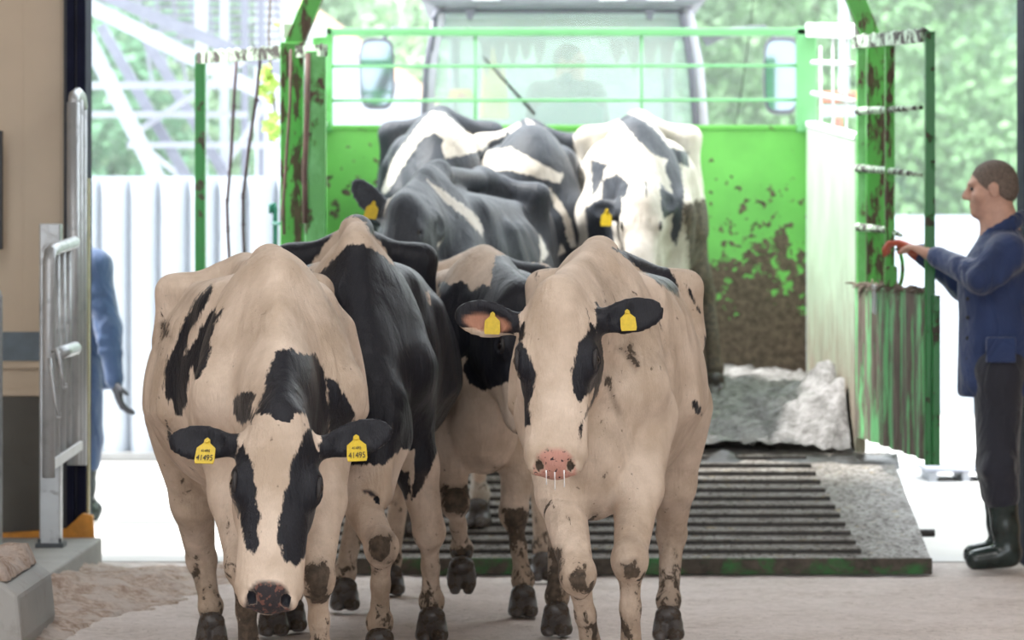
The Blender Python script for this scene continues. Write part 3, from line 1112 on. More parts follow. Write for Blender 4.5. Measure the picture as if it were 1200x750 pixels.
# yellow jacket hanging inside
g = MB()
g.add([P2(562, 140, YT + .3), P2(596, 140, YT + .3), P2(590, 80, YT + .3), P2(575, 50, YT + .3), P2(566, 78, YT + .3)] + [P2(562, 140, YT + .36), P2(598, 140, YT + .36), P2(592, 80, YT + .36), P2(575, 50, YT + .36), P2(566, 78, YT + .36)],
      [(0, 1, 2, 3, 4), (9, 8, 7, 6, 5), (0, 5, 6, 1), (1, 6, 7, 2), (2, 7, 8, 3), (3, 8, 9, 4), (4, 9, 5, 0)])
tag(g.build('yellow_jacket', simple('jacket_yellow', (0.80, 0.58, 0.22), .85), bevel=.02), 'pale yellow jacket hanging inside the tractor cab, left of the driver', 'jacket')
# seat behind the driver
g = MB()
a = P2(667, 155, YT + .25)
g.prism([(a.x - .20, a.z), (a.x + .20, a.z), (a.x + .21, a.z + .15), (a.x + .14, a.z + .19), (a.x - .14, a.z + .19), (a.x - .21, a.z + .15)], 'y', YT + .22, YT + .36)
g.build('seat_back', simple('seat_teal', (0.035, 0.13, 0.13), .8), tc, bevel=.03)
g = MB()
g.box((a.x - .25, YT + .3, 1.55), (a.x + .25, YT + .85, 1.68))
g.build('seat', simple('seat_teal', (0.035, 0.13, 0.13), .8), tc, bevel=.03)
g = MB()
pts = [Vector((a.x + .2 * math.cos(q), YT + 1.05 + .05 * math.sin(q), 1.98 + .2 * math.sin(q))) for q in np.linspace(0, 2 * PI, 21)]
g.tube(pts, .014, 8)
g.build('steering_wheel', M_RUB, tc, smooth=True)

# ================================================================ BACKGROUND
M_SHEET = simple('white_sheet', (0.50, 0.54, 0.60), .5, var=.04)
# ribbed white silo-bag wall across the yard on the left
wl = MB()
for i in range(38):
    x = -7.3 + i * .20
    pts = [(x + .09 * math.cos(q), 23.2 - .09 * math.sin(q)) for q in np.linspace(0, PI, 8)]
    wl.prism(pts + [(x - .09, 23.3), (x + .09, 23.3)], 'z', .0, 1.90)
wl.box((-7.4, 23.22, .0), (.4, 23.34, 1.92))
wl.mat(1).box((-7.4, 23.0, .0), (.4, 23.3, .05))
tag(wl.build('ribbed_wall', [M_SHEET, simple('base_grey', (0.3, 0.3, 0.3), .8)]), 'white ribbed sheet wall across the yard on the left', 'wall')
g = MB()
g.box((2.2, 30, 0), (9, 30.2, 1.74))
for i in range(12):
    g.box((2.3 + i * .56, 29.95, 0), (2.34 + i * .56, 30.0, 1.74))
tag(g.build('yard_wall', M_SHEET), 'white yard wall behind the herdsman on the right', 'wall')
# rough grass tops behind the yard wall
# steel lattice stairway / roof frame
lt = thing('steel_roof_frame', 'white steel lattice roof of an open shed across the yard on the left', 'shed frame', (-4, 25, 0))
YB = 25.0
M_ST = simple('steel_white', (0.42, 0.44, 0.50), .5, var=.05)
M_ST2 = simple('steel_grey', (0.24, 0.25, 0.30), .5, var=.1)
def beam(x0, y0, x1, y1, wpx, m=None, Y=YB, name='beam'):
    q = MB()
    q.bar(at(x0, y0, Y), at(x1, y1, Y), wpx * Y / F_PX, .09, up=(0, 1, 0))
    q.build(name, m or M_ST, lt)
_bn = [0]
def bm_(x0, y0, x1, y1, wpx, m=None, Y=YB, name='beam'):
    q = MB()
    _bn[0] += 1
    Y = Y + _bn[0] * .113
    a, b = at(x0, y0, Y), at(x1, y1, Y)
    d = (b - a).normalized()
    s = Vector((-d.z, 0, d.x)) * (wpx * Y / F_PX / 2)
    t_ = Vector((0, .05, 0))
    q.hexa([a - s - t_, b - s - t_, b - s + t_, a - s + t_, a + s - t_, b + s - t_, b + s + t_, a + s + t_])
    q.build(name, m or M_ST, lt)
bm_(95, 2, 345, 128, 17)
bm_(120, -6, 360, 95, 14, M_ST2)
bm_(95, 30, 225, 290, 17)
bm_(118, 30, 265, 290, 12, M_ST2, YB + .6)
bm_(168, 40, 330, 320, 12, M_ST2, YB + .9)
bm_(100, 100, 330, 100, 8)
bm_(100, 134, 290, 134, 7)
bm_(155, 158, 300, 62, 6)
bm_(150, 170, 330, 170, 7)
bm_(205, 290, 330, 90, 5, M_ST, YB + .4)
bm_(165, 170, 330, 300, 6, M_ST, YB + .3)
for x, w_ in ((236, 13), (263, 9), (287, 8), (306, 7)):
    bm_(x, -20, x, 420, w_, M_ST if x in (236, 263) else M_ST2, YB + .5, 'column')
for i in range(10):     # roof slats seen from below
    bm_(150 + i * 6, -10 + i * 9, 330, -22 + i * 9 + 14, 3.4, M_ST2, YB + 1.2, 'purlin')
for i in range(9):
    bm_(160 + i * 20, -20, 178 + i * 20, 95, 3, M_ST2, YB + 1.35, 'purlin')
bm_(170, 205, 200, 212, 2, M_ST2, 23.0, 'hook')

# white barn with an orange verge, behind
bn = thing('far_barn', 'white timber barn with an orange roof edge behind the left mirror', 'barn', (at(400, 0, 42).x, 44, 0))
g = MB()
def xz(px, py, Y): 
    p = at(px, py, Y); return (p.x, p.z)
g.prism([(xz(300, 303, 42)[0], 0), (xz(560, 303, 42)[0], 0), xz(500, 118, 42), xz(340, 0, 42), xz(300, -28, 42)], 'y', 42, 48)
for i in range(24):
    p = xz(300 + i * 8, 0, 42)
    top = -28 + (i * 8) * .74 + 6
    g.box((p[0], 41.96, 0), (p[0] + .03, 42.0, at(0, max(top, -25), 42).z))
g.build('wall', M_SHEET, bn)
g = MB()
a, b = at(300, -34, 41.8), at(505, 115, 41.8)
d = (b - a).normalized(); s = Vector((-d.z, 0, d.x)) * .07
g.hexa([a - s, b - s, b - s + Vector((0, 6.4, 0)), a - s + Vector((0, 6.4, 0)), a + s, b + s, b + s + Vector((0, 6.4, 0)), a + s + Vector((0, 6.4, 0))])
g.build('roof', simple('verge_orange', (0.75, 0.50, 0.36), .7), bn)

# trees
def leaf_mat(name, c):
    k = NT(name)
    k.col(k.mix(k.rng(k.noise(.8, 5), .35, .65), tuple(x * .8 for x in c), tuple(min(1, x * 1.2) for x in c)))
    k.rough(.6)
    k.b.inputs['Transmission Weight'].default_value = 0
    return k.m
M_LEAF = [leaf_mat('leaves_fresh', (0.20, 0.38, 0.17)), leaf_mat('leaves_mid', (0.14, 0.32, 0.17)), leaf_mat('leaves_pale', (0.27, 0.44, 0.25))]
M_BARK = simple('bark', (0.16, 0.12, 0.09), .9)
def crown_mesh(seed, m, n=15000):
    rs = np.random.RandomState(seed)
    blobs = [(rs.uniform(-1, 1) * 1.9, rs.uniform(-1, 1) * 1.9, rs.uniform(1.2, 9.0), rs.uniform(1.1, 2.0)) for _ in range(15)]
    vs = []; fs = []
    for b in blobs:
        kk = n // len(blobs)
        d = rs.normal(size=(kk, 3)); d /= np.linalg.norm(d, axis=1)[:, None]
        rr_ = b[3] * (rs.uniform(.55, 1.05, kk))[:, None]
        c = np.array(b[:3]) + d * rr_ * np.array([1, 1, .85])
        u = rs.normal(size=(kk, 3)); u /= np.linalg.norm(u, axis=1)[:, None]
        w_ = np.cross(u, rs.normal(size=(kk, 3))); w_ /= np.linalg.norm(w_, axis=1)[:, None]
        s = rs.uniform(.06, .15, kk)[:, None]
        q = np.stack([c - u * s, c + w_ * s * .6, c + u * s, c - w_ * s * .6], axis=1).reshape(-1, 3)
        o = len(vs) and sum(len(a) for a in vs)
        vs.append(q)
        fs.append(np.arange(kk * 4).reshape(-1, 4) + (o or 0))
    o = np_mesh('crown', np.concatenate(vs), np.concatenate(fs), m, smooth=False)
    me = o.data
    bpy.data.objects.remove(o)
    return me
CR = [crown_mesh(11 + i, M_LEAF[i]) for i in range(3)]
g = MB(); g.tube([(0, 0, 0), (.05, 0, 2.5), (0, .1, 6.5)], [.22, .16, .07], 8)
_t = g.build('trunk', M_BARK, origin=(0, 0, 0)); TRUNK = _t.data; bpy.data.objects.remove(_t)
tree_spots = []
rs = random.Random(4)
for row, Y in enumerate((51, 58.5, 66, 73.5)):
    for i in range(5):
        X = -13.5 + i * 6.4 + rs.uniform(-.3, .3) + (row % 2) * 3.2
        tree_spots.append((X, Y + rs.uniform(-.3, .3), rs.uniform(.84, 1.0) + row * .03, (i + row) % 3, row))
side = ['far to the left', 'behind the steel roof frame', 'behind the tractor cab', 'behind the right mirror', 'behind the herdsman']
depth = ['front row', 'second row', 'third row', 'back row']
for i, (X, Y, s, k_, row) in enumerate(tree_spots):
    t_ = thing('tree', ('fresh green', 'mid green', 'pale green')[k_] + ' tree ' + side[i % 5] + ', ' + depth[row] + ' of the wood', 'tree', (X, Y, -.02), 'trees of the wood beyond the yard')
    t_.rotation_euler = (0, 0, rs.uniform(0, 6))
    t_.scale = (s, s, s)
    for nm, me in (('crown', CR[k_]), ('trunk', TRUNK)):
        c = bpy.data.objects.new(nm, me); COL.objects.link(c); c.parent = t_
# wooded slope closing the view
sl = grid('hill', np.arange(-60, 61, 2.5), np.arange(82, 150, 3.0), lambda P: (P[:, 1] - 82) * .33 + vnoise(P * np.array([1, 1, 0]), .12, 2) * 6 - 1.5, leaf_mat('hill_green', (0.22, 0.38, 0.22)))
tag(sl, kind='structure')

# vine shoot with fresh leaves hanging beside the left trailer post
vn = thing('climbing_vine', 'hanging vine with yellow-green leaves behind the left trailer gate', 'vine', at(316, 165, 17.6))
g = MB()
g.tube([at(318, -30, 17.6), at(315, 40, 17.6), at(318, 90, 17.6), at(322, 130, 17.6), at(318, 165, 17.6)], .006, 6)
g.build('stem', M_BARK, vn)
for (x, y, s) in ((310, 88, 11), (317, 98, 12), (308, 106, 10), (316, 116, 8), (321, 138, 9), (315, 148, 11), (324, 152, 8), (320, 160, 8), (313, 80, 7), (322, 60, 5), (325, 28, 5)):
    g = MB()
    c = at(x, y, 17.55 + random.uniform(-.05, .05)); r_ = s * 17.6 / F_PX
    out = []
    for q in range(10):
        a_ = 2 * PI * q / 10
        rr_ = r_ * (1.0 if q % 2 == 0 else .66)
        out.append(c + Vector((rr_ * math.cos(a_), .03 * math.sin(a_ * 2 + x), rr_ * math.sin(a_))))
    g.add([c + Vector((0, -.015, 0))] + out + [c + Vector((0, .0, 0))], [(0, i + 1, (i + 1) % 10 + 1) for i in range(10)] + [(11, (i + 1) % 10 + 1, i + 1) for i in range(10)])
    g.build('leaf', simple('vine_leaf', (0.42, 0.62, 0.12), .5), vn)

# barrier boards and car across the yard on the right
rb = thing('road_barrier', 'red and white barrier boards on a pole seen through the trailer side rails', 'barrier', (at(985, 0, 33).x, 33, 0))
M_RED = simple('barrier_red', (0.72, 0.16, 0.12), .5)
for (x0, y0, x1, y1, m, nm) in ((962, 108, 1004, 119, M_RED, 'red_board'), (962, 124, 1004, 136, M_SHEET, 'white_board'), (978, 138, 986, 182, M_RED, 'red_stripe'), (984, -12, 994, 110, M_SHEET, 'pole'), (979, 182, 985, 410, M_SHEET, 'pole')):
    g = MB()
    a, b = at(x0, y1, 33), at(x1, y0, 33)
    g.box((a.x, 32.97, max(a.z, 0)), (b.x, 33.03, b.z))
    g.build(nm, m, rb, bevel=.01)
# low pallet-like platform on the ground
lp = thing('low_platform', 'low grey steel platform lying on the yard in front of the herdsman', 'platform', at(1125, 562, 21))
g = MB()
a, b = at(1083, 562, 21), at(1170, 549, 21)
g.box((a.x, 20.9, a.z + .05), (b.x, 21.5, b.z))
g.build('deck', M_ST2, lp, bevel=.005)
g = MB()
for x in (a.x + .03, (a.x + b.x) / 2, b.x - .06):
    g.box((x, 20.92, -.008), (x + .04, 21.4, a.z + .05))
g.build('foot', M_ST, lp)

# added scatter volume imitating lens glare, a pale haze over the yard
hz = NT('glare_veil')
vs_ = hz.n('ShaderNodeVolumeScatter')
vs_.inputs['Color'].default_value = (.93, .97, 1, 1)
vs_.inputs['Density'].default_value = .0065
vs_.inputs['Anisotropy'].default_value = .3
hz.t.nodes.remove(hz.b)
hz.l(vs_.outputs[0], hz.t.nodes['Material Output'].inputs['Volume'])
tag(MB().box((-60, 30.6, .02), (60, 81, 22)).build('glare_veil', hz.m), 'thin pale haze added over the yard and the wood', 'glare_veil', kind='stuff')

# ================================================================ COWS
def coat_material(name, cream, nose, dark=(0.006, 0.0065, 0.010), brown=(0.060, 0.042, 0.029)):
    k = NT(name)
    wob = k.math('MULTIPLY', k.math('SUBTRACT', k.noise(34, 3, 0.6, (1.5, 1.0, 0.45)), 0.5), 0.035)
    wob2 = k.math('MULTIPLY', k.math('SUBTRACT', k.noise(160, 2, 0.5, (1.6, 1, 0.35)), 0.5), 0.012)
    p = k.math('ADD', k.attr('patch'), k.math('ADD', wob, wob2))
    blk = k.rng(p, -0.003, 0.003)
    fur = k.noise(260, 2, 0.5, (1.6, 1.0, 0.18))
    big = k.noise(5.0, 5, 0.6)
    lo = tuple(x * 0.70 * (1.0, 0.95, 0.88)[i] for i, x in enumerate(cream))
    base = k.mix(k.rng(big, 0.36, 0.62), cream, lo)
    stain = k.rng(k.noise(2.6, 6, 0.62), 0.60, 0.74, 0, 0.35)
    base = k.mix(stain, base, tuple(x * f for x, f in zip(cream, (0.62, 0.5, 0.4))))
    base = k.mix(k.rng(fur, 0.3, 0.75, 0, 0.22), base, tuple(x * 0.6 for x in cream))
    speck = k.rng(k.noise(38, 3, 0.6), 0.70, 0.74, 0, 0.55)
    base = k.mix(speck, base, brown)
    dk = k.mix(k.rng(fur, 0.3, 0.8), dark, tuple(x * 2.4 for x in dark))
    c = k.mix(blk, base, dk)
    dm = k.math('ADD', k.attr('dirt'), k.math('MULTIPLY', k.math('SUBTRACT', k.noise(19, 8, 0.7, (1, 1, .7), .5), 0.5), 3.0))
    dmask = k.rng(dm, 0.50, 0.64)
    dirtc = k.mix(k.rng(k.noise(45, 4), 0.35, 0.65), tuple(x * 0.18 for x in brown), tuple(x * 1.3 for x in brown))
    c = k.mix(k.math('MULTIPLY', dmask, 0.93), c, dirtc)
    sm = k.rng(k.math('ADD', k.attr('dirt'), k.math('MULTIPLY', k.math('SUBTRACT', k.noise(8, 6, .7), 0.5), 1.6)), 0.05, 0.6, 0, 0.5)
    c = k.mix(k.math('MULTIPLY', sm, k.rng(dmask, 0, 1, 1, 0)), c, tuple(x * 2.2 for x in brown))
    sp = k.rng(k.noise(75, 2), nose[2], nose[2] + 0.05)
    nc = k.mix(sp, nose[0], nose[1])
    c = k.mix(k.attr('nose'), c, nc)
    c = k.mix(k.attr('earin'), c, (0.42, 0.20, 0.13))
    k.col(c)
    k.rough(k.rng(blk, 0, 1, 0.75, 0.46))
    k.spec(0.28)
    k.b.inputs['Sheen Weight'].default_value = 0.03
    k.b.inputs['Sheen Roughness'].default_value = 0.5
    fold = k.noise(9, 3, .5, (1.6, 1.0, .42), .5)
    h = k.math('ADD', k.math('MULTIPLY', fur, 0.14), k.math('ADD', k.math('MULTIPLY', fold, 1.2), k.math('MULTIPLY', dmask, 0.22)))
    k.bump(h, 0.55, 0.03)
    return k.m


CREAM = (0.70, 0.575, 0.475)
PALE = (0.80, 0.76, 0.70)
PINKNOSE = ((0.52, 0.27, 0.22), (0.045, 0.03, 0.035), 0.60)
DARKNOSE = ((0.16, 0.075, 0.06), (0.035, 0.03, 0.034), 0.40)
COATS = {
    'cream_pink': coat_material('coat_cream_pink_nose', CREAM, PINKNOSE),
    'cream_dark': coat_material('coat_cream_dark_nose', CREAM, DARKNOSE),
    'pale': coat_material('coat_white', PALE, DARKNOSE, dark=(0.026, 0.030, 0.038), brown=(0.085, 0.058, 0.038)),  # blacks lifted to slate: outdoor glare put into the coat colour
}
M_HOOF = painted('hoof_horn', (0.07, 0.062, 0.06), (0.05, 0.035, 0.025), 0.5, 30, rough=0.35)
M_EYE = simple('eye_wet', (0.012, 0.009, 0.010), 0.06, var=0.05)
M_TAG = simple('tag_yellow', (0.62, 0.44, 0.02), 0.45, var=0.12, scale=60)
M_INK = simple('tag_ink', (0.02, 0.02, 0.02), 0.6)

# one hoof: two claws, flat sole, pointed toe (toe towards -y)
hf = Field(0.006)
for sx in (-1, 1):
    hf.rc((0.026 * sx, 0.02, 0.018), (0.024 * sx, -0.045, 0.012), 0.030, 0.020, 0.010)
    hf.rc((0.024 * sx, 0.015, 0.050), (0.026 * sx, -0.02, 0.025), 0.027, 0.026, 0.012)
    hf.rc((0.024 * sx, 0.065, 0.095), (0.024 * sx, 0.075, 0.085), 0.013, 0.010, 0.006)
hf.el((0, 0.01, 0.085), (0.044, 0.036, 0.03), 0.02)
hf.el((0, 0, -0.20), (1.0, 1.0, 0.2), 0.004, sub=True)
_hv, _hq = surface_nets(*[None] * 3) if False else hf.mesh()
HOOF = bpy.data.meshes.new('hoof')
_tmp = np_mesh('hoof_shape', _hv, _hq, M_HOOF)
HOOF_MESH = _tmp.data
bpy.data.objects.remove(_tmp)
bpy.data.meshes.remove(HOOF)

# ear tag: yellow plate with a narrow neck and a stud
def tag_mesh():
    mb = MB()
    out = [(-0.027, -0.062), (0.027, -0.062), (0.030, -0.050), (0.028, -0.012), (0.010, 0.004), (0.008, 0.016), (0.0, 0.022), (-0.008, 0.016), (-0.010, 0.004), (-0.028, -0.012), (-0.030, -0.050)]
    mb.prism(out, 'y', -0.002, 0.002)
    mb.tube([(0, -0.007, 0.010), (0, 0.004, 0.010)], 0.007, 10)
    return mb
_t = tag_mesh().build('ear_tag', M_TAG, origin=(0, 0, 0))
TAG_MESH = _t.data
bpy.data.objects.remove(_t)


def text_child(name, txt, size, mat, parent, loc, rot, extrude=0.0006, sx=1.0):
    c = bpy.data.curves.new(name, 'FONT')
    c.body = txt
    c.size = size
    c.extrude = extrude
    c.align_x = 'CENTER'
    c.align_y = 'CENTER'
    c.materials.append(mat)
    o = bpy.data.objects.new(name, c)
    COL.objects.link(o)
    bpy.context.view_layer.update()
    me = bpy.data.meshes.new_from_object(o.evaluated_get(bpy.context.evaluated_depsgraph_get()))
    bpy.data.objects.remove(o)
    m = bpy.data.objects.new(name, me)
    COL.objects.link(m)
    m.parent = parent
    m.location = loc
    m.rotation_euler = rot
    m.scale = (sx, 1, 1)
    return m


def basis(x, y, z):
    return Matrix(((x[0], y[0], z[0]), (x[1], y[1], z[1]), (x[2], y[2], z[2])))


def cow(label, coat, O, back, H=1.0, wb=1.0, ws=1.0, base='w', ops=(), head=None, turn=(0, 0, 0), ears=None, feet=None, knees=None,
        h=0.011, hook=1.0, tagtxt=None, tags=(1, 1), eardark=(1, 1), legdirt=1.0, group='cows walking off the trailer', wither=1.0, earr=(0.0, 0.0), roll=0.0, earslen=1.0, pinkear=(0, 0), tagoff=((0, 0), (0, 0)), udder=True, tagfwd=(0, 0), tagsize=1.0):
    """O: ground point under the withers; back: horizontal direction towards the tail; head: (poll, muzzle) in world space"""
    O = Vector(O)
    bl = math.hypot(*back)
    bx, by = back[0] / bl, back[1] / bl
    def W2L(p):
        q = Vector(p) - O
        return Vector((q.x * by - q.y * bx, q.x * bx + q.y * by, q.z))
    def sym(fn):
        for s in (-1, 1): fn(s)
    B = Field(h)
    e = lambda c, r, k=0.10, g='body', R=None: B.el(tuple(x * H for x in c), tuple(x * H for x in r), k, g, R)
    c_ = lambda a, b, ra, rb, k=0.07, g='body', sc=(1, 1, 1): B.rc(tuple(x * H for x in a), tuple(x * H for x in b), ra * H, rb * H, k, g, sc)
    # trunk
    e((0, .30, .97), (.295 * wb, .55, .37), .10)
    e((0, .66, .93), (.37 * wb, .50, .36), .12)
    e((0, -.10, .95), (.20 * ws, .22, .33), .12)
    e((0, 1.0, 1.08), (.25, .40, .24), .12)
    e((0, 1.22, 1.10), (.215, .26, .23), .10)
    c_((0, -.14, 1.31 * wither), (0, .10, 1.355 * wither), .045, .045, .11)
    c_((0, .10, 1.35 * wither), (0, .95, 1.345 * hook), .040, .045, .08)
    c_((0, .95, 1.35 * hook), (0, 1.36, 1.34 * hook), .05, .045, .08)
    for s in (-1, 1):
        c_((.07 * s, -.02, 1.27), (.165 * s * ws, -.20, .96), .050, .088, .12)          # shoulder blade
        c_((.165 * s * ws, -.22, .95), (.165 * s * ws, -.06, .82), .09, .085, .08)
        c_((.250 * s, .99, 1.285 * hook), (.10 * s, .98, 1.315 * hook), .038, .045, .09)   # hook bones
        c_((.25 * s, .99, 1.27 * hook), (.25 * s, 1.0, 1.10), .040, .06, .10)
        c_((.13 * s, 1.40, 1.20), (.17 * s, 1.25, 1.22), .05, .06, .08)           # pin bones
        e((.185 * s, 1.18, .96), (.12, .23, .33), .09)                             # thigh
        c_((.15 * s, .15, 1.23), (.19 * s, .80, 1.23), .05, .05, .12)              # edge of the loin and ribs
        for q in range(4):                                                         # a hint of ribs
            y = .28 + q * .13
            c_((.27 * s * wb, y, 1.15), (.325 * s * wb, y + .05, .88), .02, .02, .10)
    for s in (-1, 1):
        c_((.045 * s, -.06, 1.335), (.15 * s * ws, -.235, 1.02), .022, .032, .05)     # ridge of the shoulder blade
        B.el((.315 * s * wb * H, .80 * H, 1.20 * H), (.09 * H, .12 * H, .08 * H), .09, 'body', None, True)   # hollow before the hip
        B.rc((.235 * s * H, .05 * H, 1.22 * H), (.335 * s * H, .02 * H, .80 * H), .022, .03, .08, 'body', (1, 1, 1), True)
    e((0, -.30, .74), (.13, .15, .17), .10)                                        # brisket
    c_((0, -.28, .62), (0, .1, .60), .05, .07, .12)
    if udder: e((0, 1.02, .64), (.16, .20, .15), .07)
    c_((0, 1.42, 1.30), (0, 1.50, 1.10), .035, .028, .04, 'tail')
    c_((0, 1.50, 1.10), (0, 1.47, .62), .028, .018, .03, 'tail')
    c_((0, 1.47, .62), (0, 1.46, .42), .035, .030, .03, 'tail')
    # legs
    feet = feet or {}
    knees = knees or {}
    hooves = []
    for s, nm in ((-1, 'L'), (1, 'R')):
        fw = feet.get('F' + nm)
        ft = W2L(fw) if fw else Vector((.135 * s * H, -.10 * H, 0))
        lift = bool(fw) and len(fw) > 3
        el = Vector((.160 * s, -.08, .80)) * H
        kn = W2L(knees['F' + nm]) if 'F' + nm in knees else Vector((el.x * .35 + ft.x * .65, ft.y * .6 + el.y * .4 - .03, ft.z * .7 + .43 * H))
        hind_dir = (ft - kn); hind_dir.z = 0
        fl = ft + Vector((0, .035, .135)) * H
        if 'F' + nm in knees and ft.z > 0.06: fl = ft + Vector((0, .02, .13))
        r = H
        B.rc(el + Vector((0, 0, .06)), el * .5 + kn * .5 + Vector((0, .0, .02)), .098 * r, .073 * r, .06, 'leg')
        B.rc(el * .5 + kn * .5 + Vector((0, 0, .02)), kn, .073 * r, .050 * r, .04, 'leg')
        B.el(kn + Vector((0, -.012, -.005)), (.052 * r, .05 * r, .062 * r), .03, 'leg')
        B.rc(kn, kn * .5 + fl * .5, .040 * r, .028 * r, .03, 'leg')
        B.rc(kn * .5 + fl * .5, fl, .028 * r, .036 * r, .03, 'leg')
        B.el(fl, (.043 * r, .042 * r, .042 * r), .02, 'leg')
        B.rc(fl, ft + Vector((0, .035, .095)), .038 * r, .034 * r, .02, 'leg')
        hooves.append((ft, ft.z > 0.06))
        fw = feet.get('H' + nm)
        ft = W2L(fw) if fw else Vector((.16 * s * H, 1.28 * H, 0))
        st = Vector((.215 * s, 1.0, .78)) * H
        hk = W2L(knees['H' + nm]) if 'H' + nm in knees else Vector((st.x * .3 + ft.x * .7, ft.y + .12, .50 * H + ft.z))
        fl = ft + Vector((0, .04, .135)) * H
        B.rc(st + Vector((0, .12, .05)), st * .45 + hk * .55, .125 * r, .075 * r, .07, 'leg')
        B.rc(st * .45 + hk * .55, hk, .075 * r, .050 * r, .04, 'leg')
        B.rc(hk, hk + Vector((0, .05, .05)), .045, .03, .03, 'leg')
        B.rc(hk, fl, .045 * r, .036 * r, .03, 'leg')
        B.el(fl, (.043 * r, .042 * r, .042 * r), .02, 'leg')
        B.rc(fl, ft + Vector((0, .035, .095)), .038 * r, .034 * r, .02, 'leg')
        hooves.append((ft, False))
    # head frame
    P, Mz = W2L(head[0]), W2L(head[1])
    f = (Mz - P); L = f.length; f = f / L
    q = L / 0.50
    ref = Vector((turn[0], -0.75, 0.75)) if f.z > -0.93 else Vector((turn[0], -1, 0.2))
    n = (ref - f * ref.dot(f)).normalized()
    r = n.cross(f)
    if r.x < 0: r = -r
    if roll:
        n, r = (n * math.cos(roll) + r * math.sin(roll)), (r * math.cos(roll) - n * math.sin(roll))
    R = [tuple(r), tuple(f), tuple(n)]
    hp = lambda a, b, c: P + (r * a + f * b + n * c) * q
    he = lambda a, b, c, ra, rf, rn, k=.03, sub=False: B.el(hp(a, b, c), (ra * q, rf * q, rn * q), k, 'head', R, sub)
    hc = lambda p1, p2, r1, r2, k=.03: B.rc(hp(*p1), hp(*p2), r1 * q, r2 * q, k, 'head')
    he(0, .07, -.075, .082, .085, .085, .03)
    he(0, .13, -.075, .104, .135, .075, .04)
    he(0, .22, -.080, .084, .17, .070, .04)
    hc((0, .00, -.040), (0, .03, -.035), .050, .052, .03)
    for s in (-1, 1):
        he(.088 * s, .165, -.050, .036, .055, .040, .025)
        he(.062 * s, .15, -.150, .048, .105, .085, .04)
        hc((.055 * s, .18, -.19), (.036 * s, .42, -.135), .035, .030, .04)
        hc((.045 * s, .26, -.065), (.050 * s, .43, -.070), .040, .036, .03)
    he(0, .33, -.075, .066, .17, .058, .04)
    he(0, .445, -.080, .078, .052, .060, .03)
    he(0, .43, -.135, .052, .055, .035, .02)
    for s in (-1, 1):
        he(.050 * s, .480, -.060, .026, .018, .026, .015)
        he(.043 * s, .480, -.036, .012, .019, .020, .008, True)
        he(.115 * s, .170, -.035, .016, .028, .018, .010, True)
    # ears
    for i, s in enumerate((-1, 1)):
        a = hp(.080 * s, .045, -.085)
        if ears and ears[i] is not None:
            tip = W2L(ears[i])
        else:
            tip = a + (r * s * .23 + Vector((0, .05, -.03)))
        d = (tip - a); le = d.length; d = d / le
        fwd = Vector((0, -1, 0.0)) + Vector((0, 0, earr[i]))
        fn = (fwd - d * fwd.dot(d)).normalized()
        wv = d.cross(fn)
        Re = [tuple(d), tuple(wv), tuple(fn)]
        B.rc(a, a + d * le * .45, .034, .030, .03, 'ear')
        B.el(a + d * le * .60, (le * .42, .058, .017), .02, 'ear', Re)
        B.el(a + d * le * .60 + fn * .022, (le * .34, .042, .018), .006, 'ear', Re, True)
        if i == 0: earL = (a, d, wv, fn, le)
        else: earR = (a, d, wv, fn, le)
    # neck
    hb = hp(0, .05, -.10); ht = hp(0, .13, -.17)
    w0 = Vector((0, -.10, 1.13)) * H
    B.rc(w0, w0 * .45 + hb * .55, .215 * H, .155, .09, 'neck', (.66, 1, 1))
    B.rc(w0 * .45 + hb * .55, hb, .150, .110, .07, 'neck', (.72, 1, 1))
    B.rc(Vector((0, -.08, 1.28)) * H, hp(0, -.01, -.06), .07 * H, .055, .08, 'neck', (.8, 1, 1))
    B.rc(Vector((0, -.10, 1.345 * wither)) * H, hp(0, .0, -.01), .030, .025, .06, 'neck', (.7, 1, 1))
    for s in (-1, 1):
        B.rc(Vector((.09 * s, -.30, .92)) * H, hp(.045 * s, .14, -.17), .045, .03, .06, 'neck')
    B.rc(Vector((0, -.30, .84)) * H, ht, .11 * H, .07, .08, 'neck', (.5, 1, 1))
    V, Q = B.mesh()
    # ------------- coat markings (in the cow's own surface)
    Wd = np.stack([O.x + V[:, 0] * by + V[:, 1] * bx, O.y - V[:, 0] * bx + V[:, 1] * by, O.z + V[:, 2]], axis=1)
    px = 600 + Wd[:, 0] * F_PX / Wd[:, 1]
    py = HORIZON + (CAM_H - Wd[:, 2]) * F_PX / Wd[:, 1]
    sc = Wd[:, 1] / F_PX
    ds = {g: B.group_dist(V, g) for g in ('head', 'ear', 'neck', 'body', 'leg', 'tail')}
    names = list(ds)
    arg = np.argmin(np.stack([ds[g] for g in names]), axis=0)
    G = np.array(names)[arg]
    fld = np.full(len(V), 0.5 if base == 'b' else -0.5)
    nz = vnoise(V, 1 / 0.20, 3 + int(abs(O.x) * 100))
    dirt = np.where(V[:, 2] < .62 * H, .60 - V[:, 2] * .95 + (nz - .5) * .35, -.2) * legdirt
    dirt = np.where(V[:, 2] > .62 * H, np.minimum(dirt, -0.2), dirt)
    for kind, grp, poly in ops:
        m = np.ones(len(V), bool) if grp is None else np.isin(G, grp.split('+'))
        sdv = poly_sd(px, py, poly) * sc
        if kind == 'b': fld = np.where(m, np.maximum(fld, np.clip(sdv, -.5, .5)), fld)
        elif kind == 'w': fld = np.where(m, np.minimum(fld, -np.clip(sdv, -.5, .5)), fld)
        elif kind == 's': dirt = np.where(m, np.maximum(dirt, np.clip(sdv * 4, -1, .16)), dirt)  # flank shading put into the coat as weak brown smudges
        elif kind == 'd': dirt = np.where(m, np.maximum(dirt, np.clip(sdv * 26 + .38, -1, 1.1)), dirt)
